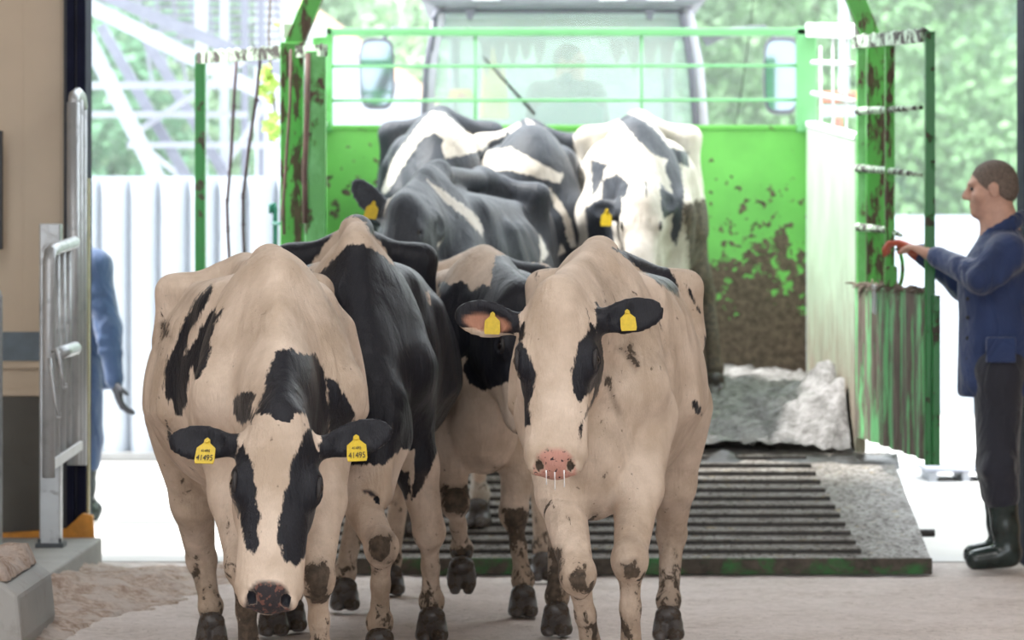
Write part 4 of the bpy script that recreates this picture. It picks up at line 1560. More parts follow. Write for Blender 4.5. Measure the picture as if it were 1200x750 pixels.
    for i, s in enumerate((-1, 1)):
        m = (G == 'ear') & (np.sign((V - np.array(P)) @ np.array(r)) == s)
        lat = np.abs((V - np.array(P)) @ np.array(r))
        edge = (lat - .105 * q)
        if eardark[i]: fld = np.where(m, np.clip(edge, -.5, .5), fld)
        else: fld = np.where(m, -.3, fld)
    loc = (V - np.array(P)) / q
    lf, ln_, lr = loc @ np.array(f), loc @ np.array(n), loc @ np.array(r)
    nose = np.clip((1.0 - np.sqrt(np.abs(lr / .062) ** 3.2 + (np.minimum(lf - .505, 0) / .070) ** 2 + (np.minimum(ln_ + .085, 0) / .045) ** 2)) / .16, 0, 1)
    nose = np.where(G == 'head', nose, 0)
    for s in (-1, 1):
        nd = np.sqrt(((lr - .043 * s) / .0125) ** 2 + ((lf - .480) / .018) ** 2 + ((ln_ + .040) / .022) ** 2)
        nn = (nd < 1) & (G == 'head')
        fld = np.where(nn, .2 if coat != 'cream_pink' else fld, fld); nose = np.where(nn, 0, nose); earin_n = nn if s < 0 else (earin_n | nn)
    dirt = np.where(np.isin(G, ['head', 'ear']), -1, dirt)
    dirt = np.where(earin_n & (coat == 'cream_pink'), .9, dirt)
    earin = np.zeros(len(V))
    for i, (a, d, wv, fn, le) in enumerate((earL, earR)):
        lv = V - np.array(a)
        vv = (lv @ np.array(wv)) * (1 if wv.z < 0 else -1)
        ell = 1 - np.sqrt(((lv @ np.array(d)) / le - .55) ** 2 / .35 ** 2 + (vv - .012) ** 2 / .030 ** 2)
        inn = (G == 'ear') & (lv @ np.array(fn) > -0.012)
        if pinkear[i]:
            earin = np.where(inn, np.clip(ell * 4, 0, .9), earin)
            fld = np.where((G == 'ear') & (vv > .034), -.2, fld)
    o = np_mesh('cow', V, Q, COATS[coat], attrs={'patch': fld, 'dirt': dirt, 'nose': nose, 'earin': earin})
    o.location = O
    o.rotation_euler = (0, 0, -math.atan2(bx, by))
    tag(o, label, 'cow', group)
    for (ft, lifted) in hooves:
        hh = bpy.data.objects.new('hoof', HOOF_MESH)
        COL.objects.link(hh)
        hh.parent = o
        hh.location = ft + Vector((0, -.012, 0))
        hh.scale = (1.05 * H,) * 3
        if lifted: hh.rotation_euler = (math.radians(35), 0, 0)
    for s in (-1, 1):
        mb = MB()
        mb.lathe([(0.0001, -.022), (.012, -.018), (.019, -.010), (.022, 0), (.019, .010), (.012, .018), (.0001, .022)], (0, 0, 0), n=16)
        ey = mb.build('eye', M_EYE, smooth=True, origin=(0, 0, 0))
        ey.parent = o
        ey.location = hp(.100 * s, .170, -.040)
        ey.scale = (q * .95,) * 3
        # lid above and below
        mb = MB()
        pts = []
        for t in range(7):
            a = PI * t / 6
            pts.append(hp(.108 * s, .170 - .030 * math.cos(a), -.040 + .022 * math.sin(a)))
        mb.tube(pts, [.003, .006, .008, .008, .008, .006, .003], 8)
        ld = mb.build('eyelid', MATS.get('lid') or simple('lid', (0.02, 0.017, 0.018), 0.55), smooth=True, origin=(0, 0, 0))
        ld.parent = o
    for i, (a, d, wv, fn, le) in enumerate((earL, earR)):
        if not tags[i]: continue
        up = -wv if wv.z < 0 else wv
        up = Vector((0, 0, 1)) * .8 + up * .2
        z = (up - fn * up.dot(fn)).normalized()
        t = bpy.data.objects.new('ear_tag', TAG_MESH)
        COL.objects.link(t)
        t.parent = o
        Mx = basis((-fn).cross(z).normalized(), -fn, z)
        t.rotation_euler = Mx.to_euler()
        t.location = a + d * (le * .48 + tagoff[i][0]) + fn * (.024 + tagfwd[i]) + Vector((0, 0, -.012 + tagoff[i][1]))
        t.scale = (1.0 * tagsize,) * 3
        if tagtxt:
            text_child('number', tagtxt, .026, M_INK, t, (0, -.0032, -.045), (PI / 2, 0, 0), sx=.78)
            text_child('number', tagtxt, .013, M_INK, t, (0, -.0032, -.022), (PI / 2, 0, 0), sx=.85)
    return o


def fl(px, Y, z=0.0):
    return ((px - 600) * Y / F_PX, Y, z)


# --- front left cow, head lowered
A_ops = [
    ('b', 'body+leg+neck', [(249, 334), (234, 344), (218, 371), (206, 402), (195, 423), (193, 454), (197, 482), (201, 466), (206, 485), (212, 488), (220, 472), (221, 448), (226, 423), (227, 442), (232, 445), (241, 432), (247, 405), (252, 380), (263, 360), (252, 371), (253, 360), (243, 371), (226, 402), (217, 416), (221, 393), (240, 359), (249, 340)]),
    ('b', 'body+leg+neck', [(283, 459), (299, 460), (295, 472), (295, 491), (283, 498), (272, 485), (273, 469)]),
    ('b', 'body+leg+neck+head', [(324, 411), (344, 409), (356, 416), (368, 414), (378, 429), (382, 454), (387, 497), (384, 520), (300, 520), (292, 499), (300, 481), (310, 460), (313, 436)]),
    ('w', 'head', [(290, 485), (375, 485), (375, 530), (290, 530)]),
    ('b', 'body+leg+neck', [(382, 442), (393, 445), (405, 466), (416, 486), (410, 510), (385, 515)]),
    ('b', 'body+leg', [(195, 493), (200, 505), (205, 522), (197, 517)]),
    ('b', 'head', [(360, 500), (384, 505), (392, 543), (394, 571), (388, 605), (366, 640), (347, 664), (334, 657), (326, 633), (326, 609), (334, 581), (341, 547), (350, 526)]),
    ('b', 'head', [(284, 520), (294, 540), (301, 578), (304, 609), (303, 637), (296, 650), (288, 640), (280, 605), (272, 585), (268, 543)]),
    ('d', 'leg', [(357, 662), (378, 655), (392, 668), (386, 705), (365, 712), (356, 695)]),
    ('d', 'leg', [(228, 650), (234, 650), (236, 690), (228, 690)]),
    ('d', 'leg', [(276, 700), (306, 700), (312, 790), (270, 790)]),
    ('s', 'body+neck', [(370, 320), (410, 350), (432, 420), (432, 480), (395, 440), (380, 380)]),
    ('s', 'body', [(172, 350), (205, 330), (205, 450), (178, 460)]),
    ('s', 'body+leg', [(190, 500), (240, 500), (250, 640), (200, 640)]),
    ('d', 'body', [(186, 380), (196, 375), (200, 395), (190, 398)]),
]
cow('black and white cow walking at the front left with its head lowered, both ears tagged', 'cream_dark',
    fl(320, 10.75), (-.17, 1.0), H=.985, wb=.98, ops=A_ops,
    head=(at(330, 492, 9.98), at(315, 704, 9.72)), ears=(at(198, 516, 10.08), at(459, 503, 10.08)), earr=(.5, .5),
    feet={'FL': fl(294, 10.55), 'FR': fl(378, 10.35), 'HL': fl(248, 12.0), 'HR': fl(320, 12.35)},
    knees={'FL': at(284, 662, 10.45), 'FR': at(371, 676, 10.3), 'HL': at(236, 655, 12.1)},
    h=.0095, tagtxt='41495', wither=1.01, hook=.99, tagoff=((0.0, -.01), (.025, -.02)), tagfwd=(.02, .04))

# --- the mostly black cow behind it
B_ops = [
    ('w', 'body+neck', [(413, 252), (426, 259), (436, 275), (450, 288), (461, 310), (453, 304), (436, 291), (423, 285), (407, 288), (391, 304), (372, 322), (361, 315), (378, 291), (391, 272), (400, 259)]),
    ('w', None, [(470, 527), (486, 527), (487, 555), (482, 588), (492, 575), (515, 525), (530, 480), (545, 500), (545, 785), (395, 785), (395, 540), (440, 560), (455, 540)]),
    ('w', 'leg', [(300, 560), (470, 600), (470, 800), (300, 800)]),
    ('b', 'leg+body', [(464, 547), (479, 554), (481, 575), (468, 601), (453, 609), (449, 592), (453, 567)]),
    ('w', 'head', [(380, 545), (480, 545), (480, 640), (380, 640)]),
    ('d', 'leg', [(428, 628), (462, 625), (462, 660), (432, 662)]),
    ('w', 'body', [(500, 342), (503, 342), (506, 356), (503, 356)]),
]
cow('mostly black cow with a white chevron over its withers, just behind the front left cow', 'cream_dark',
    fl(418, 12.1), (-.05, 1.0), H=1.02, wb=1.03, base='b', ops=B_ops, wither=1.055, hook=1.04,
    head=(at(430, 452, 11.62), at(424, 590, 11.45)), turn=(-.5, 0, 0), ears=(at(365, 465, 11.8), at(455, 500, 11.75)), tags=(0, 0),
    feet={'FL': fl(445, 11.45), 'FR': fl(506, 12.15), 'HL': fl(341, 12.5), 'HR': fl(404, 13.25)},
    knees={'FL': at(447, 640, 11.35), 'FR': at(503, 622, 12.05)}, h=.0105)

# --- front right cow, looking at the camera
C_ops = [
    ('b', 'body', [(717, 290), (740, 295), (767, 300), (783, 313), (795, 333), (795, 348), (780, 337), (760, 323), (733, 303)]),
    ('b', 'body', [(640, 315), (647, 308), (660, 303), (652, 310)]),
    ('b', 'body', [(802, 330), (813, 347), (822, 367), (817, 363), (807, 343)]),
    ('b', 'body', [(825, 393), (830, 400), (832, 425), (827, 417)]),
    ('b', 'body', [(812, 472), (819, 468), (822, 487), (813, 484)]),
    ('b', 'head', [(690, 360), (710, 390), (712, 417), (706, 450), (693, 459), (679, 472), (672, 459), (670, 434), (676, 414), (683, 395), (691, 386)]),
    ('b', 'head', [(702, 438), (702, 459), (688, 486), (679, 516), (680, 500), (691, 472)]),
    ('b', 'head', [(609, 369), (615, 382), (611, 400), (622, 417), (628, 438), (625, 459), (619, 472), (622, 498), (608, 500), (592, 486), (590, 459), (595, 445), (608, 448), (604, 424), (600, 389), (604, 375)]),
    ('d', 'leg', [(663, 672), (686, 668), (688, 690), (678, 696), (665, 690)]),
    ('d', 'leg', [(722, 660), (748, 652), (752, 675), (735, 682)]),
    ('d', 'leg', [(640, 640), (660, 640), (665, 760), (635, 760)]),
    ('d', 'body+neck', [(672, 605), (704, 600), (700, 614), (678, 614)]),
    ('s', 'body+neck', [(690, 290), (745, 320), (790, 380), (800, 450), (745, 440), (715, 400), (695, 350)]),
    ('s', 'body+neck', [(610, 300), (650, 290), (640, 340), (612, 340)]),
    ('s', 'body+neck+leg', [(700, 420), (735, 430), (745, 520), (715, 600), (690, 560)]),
    ('d', 'body+neck', [(722, 408), (742, 400), (750, 430), (744, 438), (735, 420)]),
    ('d', 'body+neck', [(706, 440), (712, 440), (728, 484), (724, 488)]),
]
cow('pale cow at the front right with a pink speckled nose, looking at the camera', 'cream_pink',
    fl(700, 10.95), (.085, 1.0), H=1.0, wb=.875, ws=.78, ops=C_ops,
    head=(at(652, 350, 10.32), at(649, 548, 10.10)), ears=(at(533, 368, 10.42), at(777, 362, 10.42)), earr=(.0, .3),
    feet={'FL': fl(694, 10.5), 'FR': fl(739, 10.45), 'HL': fl(652, 12.35), 'HR': fl(783, 12.2)},
    knees={'FL': at(677, 672, 10.35), 'FR': at(738, 655, 10.4), 'HR': at(787, 625, 12.3)},
    h=.0095, eardark=(1, 1), pinkear=(1, 0), hook=.985, wither=1.015, udder=False, tagoff=((-.0, .02), (.01, .01)), tagsize=.82)

# --- the cow between them, one foreleg lifted
D_ops = [
    ('b', 'neck+body+head', [(528, 333), (543, 328), (553, 342), (567, 333), (575, 337), (580, 300), (600, 298), (640, 312), (680, 320), (680, 440), (612, 447), (590, 450), (567, 458), (550, 450), (543, 433), (547, 420), (533, 417), (515, 383), (515, 330)]),
    ('d', 'neck+body', [(575, 545), (612, 545), (605, 562), (580, 562)]),
    ('d', 'leg', [(515, 568), (552, 568), (552, 605), (515, 605)]),
    ('d', 'leg', [(520, 640), (556, 640), (556, 690), (520, 690)]),
    ('d', 'leg', [(588, 595), (622, 595), (622, 640), (592, 640)]),
    ('b', 'tail', [(480, 240), (560, 240), (560, 400), (480, 400)]),
]
cow('cow with a muddy lifted foreleg, walking between the black cow and the front right cow', 'cream_dark',
    fl(567, 13.25), (-.02, 1.0), H=1.0, wb=.98, ops=D_ops,
    head=(at(618, 352, 12.72), at(630, 505, 12.60)), turn=(.5, 0, 0), ears=(at(600, 385, 12.9), at(690, 380, 12.8)), tags=(0, 0), eardark=(1, 1),
    feet={'FL': at(541, 684, 13.05)[:], 'FR': fl(613, 13.0), 'HL': fl(458, 13.85), 'HR': fl(636, 14.45)},
    knees={'FL': at(533, 588, 12.9), 'FR': at(602, 600, 12.98)}, h=.0115, udder=False)

# --- big cow coming down the ramp
def rampz(Y):
    return 0.05 + (Y - 14.76) / 1.44 * 0.39 if Y < 16.2 else 0.44 + 0.1 * (Y - 16.2)

def rf(px, Y):
    return fl(px, Y, rampz(Y))

EG_white = [('w', 'body', [(640, 211), (651, 228), (668, 256), (676, 289), (654, 300), (660, 278), (654, 261), (651, 244)]),
            ('w', 'body', [(632, 275), (643, 298), (634, 309)])]
E_ops = EG_white + [
    ('w', 'body+neck', [(500, 211), (507, 214), (542, 239), (559, 253), (566, 267), (566, 278), (556, 267), (542, 253), (522, 236), (508, 222)]),
    ('w', 'body+tail', [(525, 150), (690, 150), (690, 215), (657, 202), (637, 197), (626, 190), (612, 180), (590, 178), (560, 184), (536, 188)]),
    ('w', 'body+leg', [(400, 420), (700, 420), (700, 700), (400, 700)]),
]
cow('black cow with a thin white stripe behind its shoulder, stepping onto the ramp', 'pale',
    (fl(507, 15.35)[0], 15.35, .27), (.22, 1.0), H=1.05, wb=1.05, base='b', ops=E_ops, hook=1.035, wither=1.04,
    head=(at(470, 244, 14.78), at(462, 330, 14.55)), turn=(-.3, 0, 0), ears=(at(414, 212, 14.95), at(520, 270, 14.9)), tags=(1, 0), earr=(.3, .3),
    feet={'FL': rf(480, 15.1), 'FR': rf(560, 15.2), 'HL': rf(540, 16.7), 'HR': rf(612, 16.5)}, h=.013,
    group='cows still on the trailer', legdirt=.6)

# --- three cows inside the trailer
def tz(Y): return 0.44 + 0.1 * (Y - 16.2)

F_ops = [('w', 'body+neck', [(447, 222), (461, 186), (486, 152), (506, 130), (520, 132), (536, 146), (556, 160), (580, 163), (564, 177), (522, 186), (517, 172), (520, 163), (508, 156), (494, 163), (480, 183), (464, 208), (451, 229)])]
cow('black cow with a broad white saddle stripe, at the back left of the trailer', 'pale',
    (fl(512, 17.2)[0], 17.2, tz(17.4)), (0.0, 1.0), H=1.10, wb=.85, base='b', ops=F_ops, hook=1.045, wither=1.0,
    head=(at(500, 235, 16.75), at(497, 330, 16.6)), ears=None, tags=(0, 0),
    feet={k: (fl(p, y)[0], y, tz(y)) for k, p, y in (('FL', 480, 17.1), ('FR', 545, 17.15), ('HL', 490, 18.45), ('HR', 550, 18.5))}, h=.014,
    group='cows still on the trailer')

G_ops = [('w', None, [(545, 175), (556, 158), (570, 145), (590, 138), (598, 148), (590, 160), (575, 165), (562, 178), (598, 172), (632, 191), (660, 205), (655, 215), (600, 200), (540, 200)]),
         ('w', 'body', [(592, 138), (606, 138), (615, 158), (640, 173), (655, 185), (658, 200), (632, 195), (625, 180), (610, 165), (598, 158)]),
         ('w', 'body', [(672, 150), (685, 180), (694, 220), (694, 260), (684, 240), (684, 200), (672, 170)]),
         ('w', 'body', [(616, 138), (640, 152), (638, 157), (618, 145)]),
         ('w', 'body', [(680, 245), (686, 262), (690, 290), (682, 290)])] + EG_white
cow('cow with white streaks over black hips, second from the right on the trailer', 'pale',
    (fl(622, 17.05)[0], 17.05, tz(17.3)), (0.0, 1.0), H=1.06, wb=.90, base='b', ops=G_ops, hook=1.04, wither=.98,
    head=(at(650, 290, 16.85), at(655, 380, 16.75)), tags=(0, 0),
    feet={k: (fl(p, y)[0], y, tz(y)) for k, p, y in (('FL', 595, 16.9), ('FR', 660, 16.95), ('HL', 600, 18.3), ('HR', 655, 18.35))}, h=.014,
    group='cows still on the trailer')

H_ops = [
    ('b', 'body+neck', [(718, 132), (742, 134), (766, 149), (785, 173), (807, 178), (807, 197), (797, 192), (802, 226), (800, 259), (792, 288), (785, 278), (790, 245), (785, 211), (778, 197), (783, 187), (766, 182), (747, 163)]),
    ('b', 'body+neck', [(692, 187), (711, 192), (704, 216), (694, 230)]),
    ('b', 'body+neck', [(706, 211), (723, 204), (737, 216), (735, 228), (718, 238), (704, 238)]),
    ('b', 'body+neck', [(755, 212), (758, 213), (760, 232), (757, 232)]),
    ('b', 'body+neck', [(772, 213), (775, 214), (777, 230), (774, 228)]),
    ('b', 'body+neck+leg', [(686, 240), (716, 246), (720, 290), (690, 300)]),
    ('b', 'head', [(700, 240), (720, 250), (724, 270), (722, 295), (700, 295)]),
    ('d', 'body+leg+tail', [(800, 240), (835, 230), (860, 480), (820, 480), (805, 300)]),
]
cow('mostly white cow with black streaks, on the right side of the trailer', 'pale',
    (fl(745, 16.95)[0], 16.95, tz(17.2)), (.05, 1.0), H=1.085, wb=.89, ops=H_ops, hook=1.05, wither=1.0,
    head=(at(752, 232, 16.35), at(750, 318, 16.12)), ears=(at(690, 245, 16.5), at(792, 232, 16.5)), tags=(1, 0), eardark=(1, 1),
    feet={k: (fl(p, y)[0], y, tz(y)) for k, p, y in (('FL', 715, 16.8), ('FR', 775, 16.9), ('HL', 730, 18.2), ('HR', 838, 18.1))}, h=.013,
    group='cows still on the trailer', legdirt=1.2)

# drool under the nose of the front right cow
_c = [o for o in COL.objects if o.get('label', '').startswith('pale cow at the front right')][0]
for x, y0, y1 in ((640, 549, 566), (650, 551, 572), (661, 549, 569)):
    g = MB()
    a, b = at(x, y0 + 2, 10.10), at(x + .5, y1 + 2, 10.10)
    g.tube([a, a.lerp(b, .5), b], [.0022, .0014, .0024], 6)
    d_ = g.build('drool', simple('drool_clear', (0.75, 0.75, 0.76), .1), smooth=True, origin=(0, 0, 0))
    d_.parent = _c
    d_.matrix_parent_inverse = (Matrix.Translation(_c.location) @ _c.rotation_euler.to_matrix().to_4x4()).inverted()

# ================================================================ PEOPLE
M_SKIN = simple('skin', (0.56, 0.33, 0.25), .55, var=.10, scale=30)
M_HAIR = simple('hair_cropped', (0.15, 0.115, 0.095), .85, var=.4, scale=120, bump=.4)


def cloth(name, c, seam=None):
    k = NT(name)
    f = k.noise(5, 6, .6, (1, 1, .7), .6)
    k.col(k.mix(k.rng(f, .35, .65), tuple(x * .8 for x in c), tuple(x * 1.2 for x in c)))
    k.rough(.75)
    k.b.inputs['Sheen Weight'].default_value = .25
    k.bump(k.math('ADD', k.math('MULTIPLY', k.noise(6, 3, .5, (1, 1, .6), 1.6), 1.3), k.math('MULTIPLY', k.noise(260, 2), .02)), .7, .04)
    return k.m


M_JACKET = cloth('work_jacket_blue', (0.012, 0.030, 0.105))
M_TROUSER = cloth('trousers_navy', (0.010, 0.011, 0.022))
M_OVER = cloth('overalls_blue', (0.02, 0.05, 0.13))
M_GREY = cloth('sweater_grey', (0.07, 0.075, 0.085))
M_BOOT = simple('rubber_boot', (0.018, 0.028, 0.026), .25, var=.5, scale=14)
M_GLOVE = simple('glove_dark', (0.02, 0.022, 0.03), .7)
M_GLOVER = simple('glove_red', (0.42, 0.085, 0.045), .7)
M_SHIRT = simple('shirt_pale', (0.50, 0.50, 0.48), .8)


def hand(B, w, hd, pn, k=1.0, curl=.5, thumb_side=1, g='body'):
    """palm, four bent fingers of unequal length and a thumb from the side of the palm"""
    hd = Vector(hd).normalized(); pn = Vector(pn); pn = (pn - hd * pn.dot(hd)).normalized()
    sd_ = hd.cross(pn).normalized() * thumb_side
    w = Vector(w)
    B.rc(w - hd * .02, w + hd * .03, .027 * k, .026 * k, .02, g)
    R = [tuple(hd), tuple(sd_), tuple(pn)]
    B.el(w + hd * .055 * k, (.052 * k, .043 * k, .018 * k), .012, g, R)
    for i, (off, ln) in enumerate(((.030, .074), (.010, .084), (-.010, .078), (-.029, .060))):
        p = w + hd * .088 * k + sd_ * off * k
        d = hd + sd_ * (off * 1.5)
        a = 0.0
        for s_ in range(3):
            a += curl * (.6, 1.0, .8)[s_]
            dd = (d.normalized() * math.cos(a) + pn * math.sin(a))
            q = p + dd * ln * k * (.42, .33, .25)[s_]
            B.rc(p, q, (.0100, .0092, .0084)[s_] * k, (.0092, .0084, .0074)[s_] * k, .004, g)
            p = q
    p = w + hd * .022 * k + sd_ * .030 * k
    d1 = (sd_ * .75 + hd * .65 + pn * .25).normalized()
    q = p + d1 * .040 * k
    B.rc(p, q, .0135 * k, .0105 * k, .010, g)
    d2 = (sd_ * .25 + hd * .8 + pn * (.3 + curl * .5)).normalized()
    B.rc(q, q + d2 * .030 * k, .0105 * k, .0085 * k, .005, g)


def person(label, J, face, k=1.0, h=.009, jacket=M_JACKET, trousers=M_TROUSER, boots=M_BOOT, hands=(), hair=M_HAIR, gloves=None, seated=False, base=None, collar=True, cat='person', turn=None):
    base = Vector(base)
    L = lambda p: Vector(p) - base
    J = {a: L(b) for a, b in J.items()}
    Fd = Vector(face).normalized()
    U = Vector((0, 0, 1)); U = (U - Fd * U.dot(Fd)).normalized()
    Rt = Fd.cross(U)
    Rm = [tuple(Rt), tuple(Fd), tuple(U)]
    Hc = J['head']
    hp = lambda r, f, u: Hc + (Rt * r + Fd * f + U * u) * k
    B = Field(h)
    he = lambda r, f, u, a, b, c, kk=.02, sub=False: B.el(hp(r, f, u), (a * k, b * k, c * k), kk, 'head', Rm, sub)
    he(0, -.012, .028, .075, .097, .092)
    he(0, .030, -.045, .058, .062, .068, .03)
    he(0, .072, -.092, .024, .022, .020, .02)
    he(0, .078, .028, .056, .020, .014, .02)
    B.rc(hp(0, .088, .020), hp(0, .112, -.020), .008 * k, .014 * k, .012, 'head')
    he(0, .100, -.028, .019, .012, .009, .008)
    he(0, .084, -.058, .026, .013, .008, .010)
    he(0, .082, -.071, .022, .012, .007, .008)
    for s in (-1, 1):
        he(.034 * s, .090, .008, .017, .012, .011, .008, True)
        he(.050 * s, .055, -.022, .026, .026, .030, .02)
        he(.078 * s, -.008, -.006, .011, .021, .033, .006)
        he(.084 * s, -.002, -.004, .006, .010, .018, .004, True)
    B.rc(hp(0, -.025, -.04), J['neck'] + Vector((0, 0, -.02)), .056 * k, .064 * k, .03)
    sh = {s: J['sh' + s] for s in 'LR'}
    B.rc(sh['L'], sh['R'], .062, .062, .05)
    B.rc(J['neck'], J['chest'], .07, .125, .08)
    B.rc(J['chest'], J['pelvis'], .125, .125, .08)
    for s in 'LR':
        if 'el' + s in J:
            B.rc(sh[s], J['el' + s], .052 * k, .042 * k, .03)
            B.rc(J['el' + s], J['wr' + s], .040 * k, .026 * k, .02)
        B.rc(J['hip' + s], J['kn' + s], .080 * k, .055 * k, .04)
        B.rc(J['kn' + s], J['an' + s], .055 * k, .036 * k, .03)
        B.rc(J['an' + s] + Vector((0, 0, -.02)), J['toe' + s], .036, .030, .02)
    bare = [x for x in hands if x[-1] is None]
    for (w, hd, pn, curl, ts, m) in bare:
        hand(B, L(w), hd, pn, k, curl, ts)
    V, Q = B.mesh()
    o = np_mesh('person', V, Q, M_SKIN)
    o.location = base
    tag(o, label, cat)
    for (w, hd, pn, curl, ts, m) in hands:
        if m is None: continue
        G_ = Field(.0075)
        hand(G_, L(w), hd, pn, k * 1.2, curl, ts)
        G_.rc(L(w) - Vector(hd).normalized() * .05, L(w), .034, .032, .02)
        V, Q = G_.mesh()
        np_mesh('glove', V, Q, m, parent=o)
    # hair
    Hf = Field(.008)
    Hf.el(hp(0, -.014, .031), (.078 * k, .098 * k, .092 * k), .02, 'h', Rm)
    Hf.el(hp(0, -.055, -.01), (.070 * k, .055 * k, .055 * k), .02, 'h', Rm)
    Hf.el(hp(0, .0, -.11), (.12 * k, .2 * k, .05 * k), .01, 'h', Rm, True)
    Hf.el(hp(0, .125, -.035), (.13 * k, .10 * k, .105 * k), .01, 'h', Rm, True)
    Hf.el(hp(0, .02, -.12), (.12 * k, .12 * k, .09 * k), .01, 'h', Rm, True)
    V, Q = Hf.mesh()
    np_mesh('hair', V, Q, hair, parent=o)
    for s in (-1, 1):
        g = MB(); r_ = .011
        g.lathe([(.0003, -r_), (r_ * .7, -r_ * .7), (r_, 0), (r_ * .7, r_ * .7), (.0003, r_)], (0, 0, 0), n=10)
        ey = g.build('eye', M_EYE, smooth=True, origin=(0, 0, 0)); ey.parent = o; ey.location = hp(.034 * s, .078, .008)
    # jacket
    T = Field(.0105)
    T.rc(sh['L'], sh['R'], .082, .082, .06)
    T.rc(J['neck'] + Vector((0, 0, -.01)), J['chest'], .082, .150, .08)
    hem = J['pelvis'] + Vector((0, 0, -.10 if not seated else 0))
    T.rc(J['chest'], hem, .150, .158, .08)
    fw = Vector((Fd.x, Fd.y, 0)).normalized() if turn is None else Vector(turn).normalized()
    T.rc(J['chest'] + fw * .04, hem + fw * .03, .13, .14, .08)
    for s in 'LR':
        if 'el' + s not in J: continue
        a, b, c = sh[s], J['el' + s], J['wr' + s]
        T.rc(a, b, .078, .066, .05)
        T.rc(b, c, .066, .046, .04)
        T.rc(c, c + (c - b).normalized() * .02, .047, .044, .01)
        for q in range(5):      # sleeve creases gather at the elbow
            t_ = .35 + q * .14
            p = a.lerp(b, t_) if q < 3 else b.lerp(c, (q - 2) * .22)
            d = (b - a).normalized().cross(Vector((.3, -.8, .5))).normalized()
            T.rc(p + d * .045 + Vector((0, -.03, 0)), p - d * .045 + Vector((0, -.035, -.02)), .022, .018, .03)
    for q in range(6):
        z = J['chest'].z - .02 - q * .085
        cx_ = J['chest'].lerp(hem, q / 6)
        T.rc(Vector((cx_.x, cx_.y, z)) + fw * .10 + Vector((0, -.10, 0)), Vector((cx_.x, cx_.y, z - .10)) - fw * .02 + Vector((0, -.135, 0)), .020, .016, .05)
    T.el((hem.x, hem.y, hem.z - .235), (.9, .9, .20), .02, sub=True)
    V, Q = T.mesh()
    jk = np_mesh('jacket', V, Q, jacket, parent=o)
    if collar:
        C_ = Field(.008)
        n0 = J['neck'] + Vector((0, 0, .005)) - fw * .01
        for i in range(14):
            a_ = .5 + i * (2 * PI - 1.0) / 13
            p = n0 + fw * math.cos(a_) * .082 + Rt * math.sin(a_) * .080 + Vector((0, 0, .012 - .045 * math.cos(a_)))
            a2 = .5 + (i + 1) * (2 * PI - 1.0) / 13
            p2 = n0 + fw * math.cos(a2) * .082 + Rt * math.sin(a2) * .080 + Vector((0, 0, .012 - .045 * math.cos(a2)))
            if i < 13: C_.rc(p, p2, .018, .018, .01)
            if i < 13: C_.rc(p + Vector((0, 0, -.03)), p2 + Vector((0, 0, -.03)), .020, .020, .015)
        V, Q = C_.mesh()
        np_mesh('collar', V, Q, jacket, parent=jk)
        C_ = Field(.008)
        C_.rc(n0 + fw * .055 + Vector((0, -.03, -.01)), n0 + fw * .075 + Vector((0, -.02, -.07)), .018, .012, .01)
        C_.rc(n0 + fw * .055 + Vector((0, .03, -.01)), n0 + fw * .075 + Vector((0, .02, -.07)), .018, .012, .01)
        V, Q = C_.mesh()
        np_mesh('shirt_collar', V, Q, M_SHIRT, parent=o)
    # trousers and boots
    T = Field(.011)
    for s in 'LR':
        T.rc(J['hip' + s] + Vector((0, 0, .02)), J['kn' + s], .115, .085, .05)
        T.rc(J['kn' + s], J['kn' + s].lerp(J['an' + s], .35 if boots is M_BOOT else .85), .085, .078, .03)
        T.rc(J['kn' + s] + Vector((.03, -.05, .03)), J['kn' + s] + Vector((-.05, -.05, -.01)), .035, .03, .03)
    T.rc(J['pelvis'], J['pelvis'] + Vector((0, 0, .05)), .145, .14, .06)
    V, Q = T.mesh()
    np_mesh('trousers', V, Q, trousers, parent=o)
    for s in 'LR':
        T = Field(.009)
        kn, an, toe = J['kn' + s], J['an' + s], J['toe' + s]
        top = kn.lerp(an, .30)
        T.rc(top, kn.lerp(an, .75), .072, .056, .02)
        T.rc(kn.lerp(an, .75), an, .056, .056, .03)
        T.rc(top, top + Vector((0, 0, .004)), .077, .077, .006)
        T.rc(an + Vector((0, 0, -.03)), toe + Vector((0, 0, .012)), .052, .042, .03)
        T.rc(an + Vector((0, 0, -.045)) - (toe - an) * .12, toe, .038, .034, .02)
        zc = toe.z - .036
        T.el((toe.x, toe.y, zc - .3), (2, 2, .3), .004, sub=True)
        V, Q = T.mesh()
        np_mesh('boot', V, Q, boots, parent=o)
    return o, jk


# herdsman at the half open gate
Jf = {'head': at(1162, 222, 14.98), 'neck': at(1172, 268, 15.0), 'chest': at(1173, 330, 15.0), 'pelvis': at(1171, 428, 14.98),
      'shL': at(1180, 297, 14.80), 'shR': at(1172, 294, 15.20), 'elL': at(1150, 326, 14.78), 'wrL': at(1100, 302, 15.02),
      'elR': at(1130, 335, 15.42), 'wrR': at(1084, 300, 15.40),
      'hipL': at(1170, 440, 14.90), 'hipR': at(1170, 440, 15.08), 'knL': at(1170, 548, 14.84), 'knR': at(1167, 545, 15.10),
      'anL': (at(1181, 640, 14.85).x, 14.85, .10), 'anR': (at(1174, 640, 15.12).x, 15.12, .10),
      'toeL': (at(1143, 660, 14.83).x, 14.83, .042), 'toeR': (at(1140, 655, 15.10).x, 15.10, .042)}
wl_, wr_ = at(1100, 302, 15.02), at(1084, 300, 15.40)
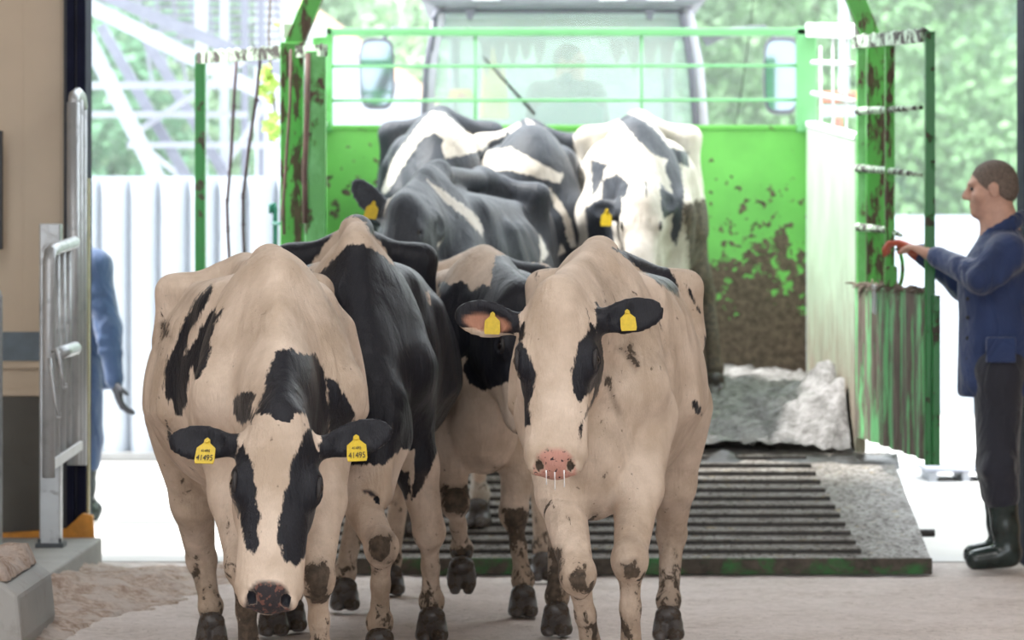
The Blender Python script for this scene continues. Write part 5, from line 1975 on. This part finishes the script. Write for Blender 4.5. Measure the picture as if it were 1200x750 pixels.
fm, fj = person('man in a blue work jacket and rubber boots reaching for the half open gate', Jf, (-1, .12, -.08), k=1.06, h=.008,
       hands=((wl_ + Vector((-.02, .02, .005)), (-1, .62, .55), (-.3, .2, -1), .55, -1, None), (wr_ + Vector((-.02, .0, .005)), (-1, .15, .55), (-.2, 0, -1), .9, 1, M_GLOVER)),
       base=(2.12, 14.95, 0), turn=(-1, .05, 0))
# pocket and buttons on the jacket
g = MB()
a, b = at(1155, 425, 14.80), at(1190, 395, 14.80)
g.box((a.x, 14.775, a.z), (b.x, 14.80, b.z))
g.build('pocket', M_JACKET, fj, bevel=.008)
for y in (350, 372, 396, 420):
    g = MB()
    c = at(1133, y, 14.93)
    g.lathe([(.001, -.006), (.009, -.004), (.009, .004), (.001, .006)], (c.x, 14.90, c.z), 'y', 10)
    g.build('button', M_RUB, fj)

# worker half hidden by the door frame on the left
YL = 17.7
Jl = {'head': at(70, 235, YL), 'neck': at(76, 284, YL), 'chest': at(90, 340, YL), 'pelvis': at(92, 425, YL),
      'shL': at(92, 305, YL + .2), 'shR': at(112, 312, YL - .18), 'elR': at(127, 385, YL - .2), 'wrR': at(134, 443, YL - .24),
      'elL': at(80, 380, YL + .3), 'wrL': at(95, 440, YL + .3),
      'hipL': at(92, 440, YL + .09), 'hipR': at(95, 440, YL - .09), 'knL': at(95, 515, YL + .09), 'knR': at(101, 515, YL - .1),
      'anL': (at(96, 0, YL).x, YL + .1, .10), 'anR': (at(101, 0, YL).x, YL - .1, .10), 'toeL': (at(108, 0, YL).x, YL + .1, .042), 'toeR': (at(112, 0, YL).x, YL - .12, .042)}
wq = at(135, 447, YL - .24)
person('worker in blue overalls with dark gloves, half hidden behind the left door frame', Jl, (1, .2, 0), jacket=M_OVER, trousers=M_OVER, h=.011,
       hands=((wq, (.25, -.1, -1), (1, .3, .1), .45, 1, M_GLOVE), (at(95, 443, YL + .3), (.2, 0, -1), (1, -.3, 0), .4, -1, M_GLOVE)), base=(-2.22, YL, 0))

# tractor driver
YD = YT + .72
Jd = {'head': at(668, 74, YD), 'neck': at(664, 101, YD), 'chest': at(664, 125, YD), 'pelvis': (at(664, 0, YD).x, YD, 1.86),
      'shL': at(695, 112, YD - .02), 'shR': at(633, 112, YD + .02), 'elL': at(707, 160, YD + .05), 'wrL': (at(690, 0, YD).x, YD + .30, 1.98),
      'elR': at(624, 160, YD + .05), 'wrR': (at(640, 0, YD).x, YD + .30, 1.98),
      'hipL': (at(684, 0, YD).x, YD, 1.80), 'hipR': (at(646, 0, YD).x, YD, 1.80), 'knL': (at(692, 0, YD).x, YD + .42, 1.80), 'knR': (at(638, 0, YD).x, YD + .42, 1.80),
      'anL': (at(692, 0, YD).x, YD + .5, 1.42), 'anR': (at(638, 0, YD).x, YD + .5, 1.42), 'toeL': (at(692, 0, YD).x, YD + .65, 1.36), 'toeR': (at(638, 0, YD).x, YD + .65, 1.36)}
person('tractor driver in a grey top, looking sideways behind the cab window', Jd, (.85, -.5, 0), jacket=M_GREY, seated=True, h=.012,
       hands=(((at(690, 0, YD).x, YD + .31, 1.99), (-.2, .9, .1), (0, .2, -1), .9, 1, None), ((at(640, 0, YD).x, YD + .31, 1.99), (.2, .9, .1), (0, .2, -1), .9, -1, None)),
       base=(at(664, 0, YD).x, YD, 1.36), turn=(0, 1, 0))
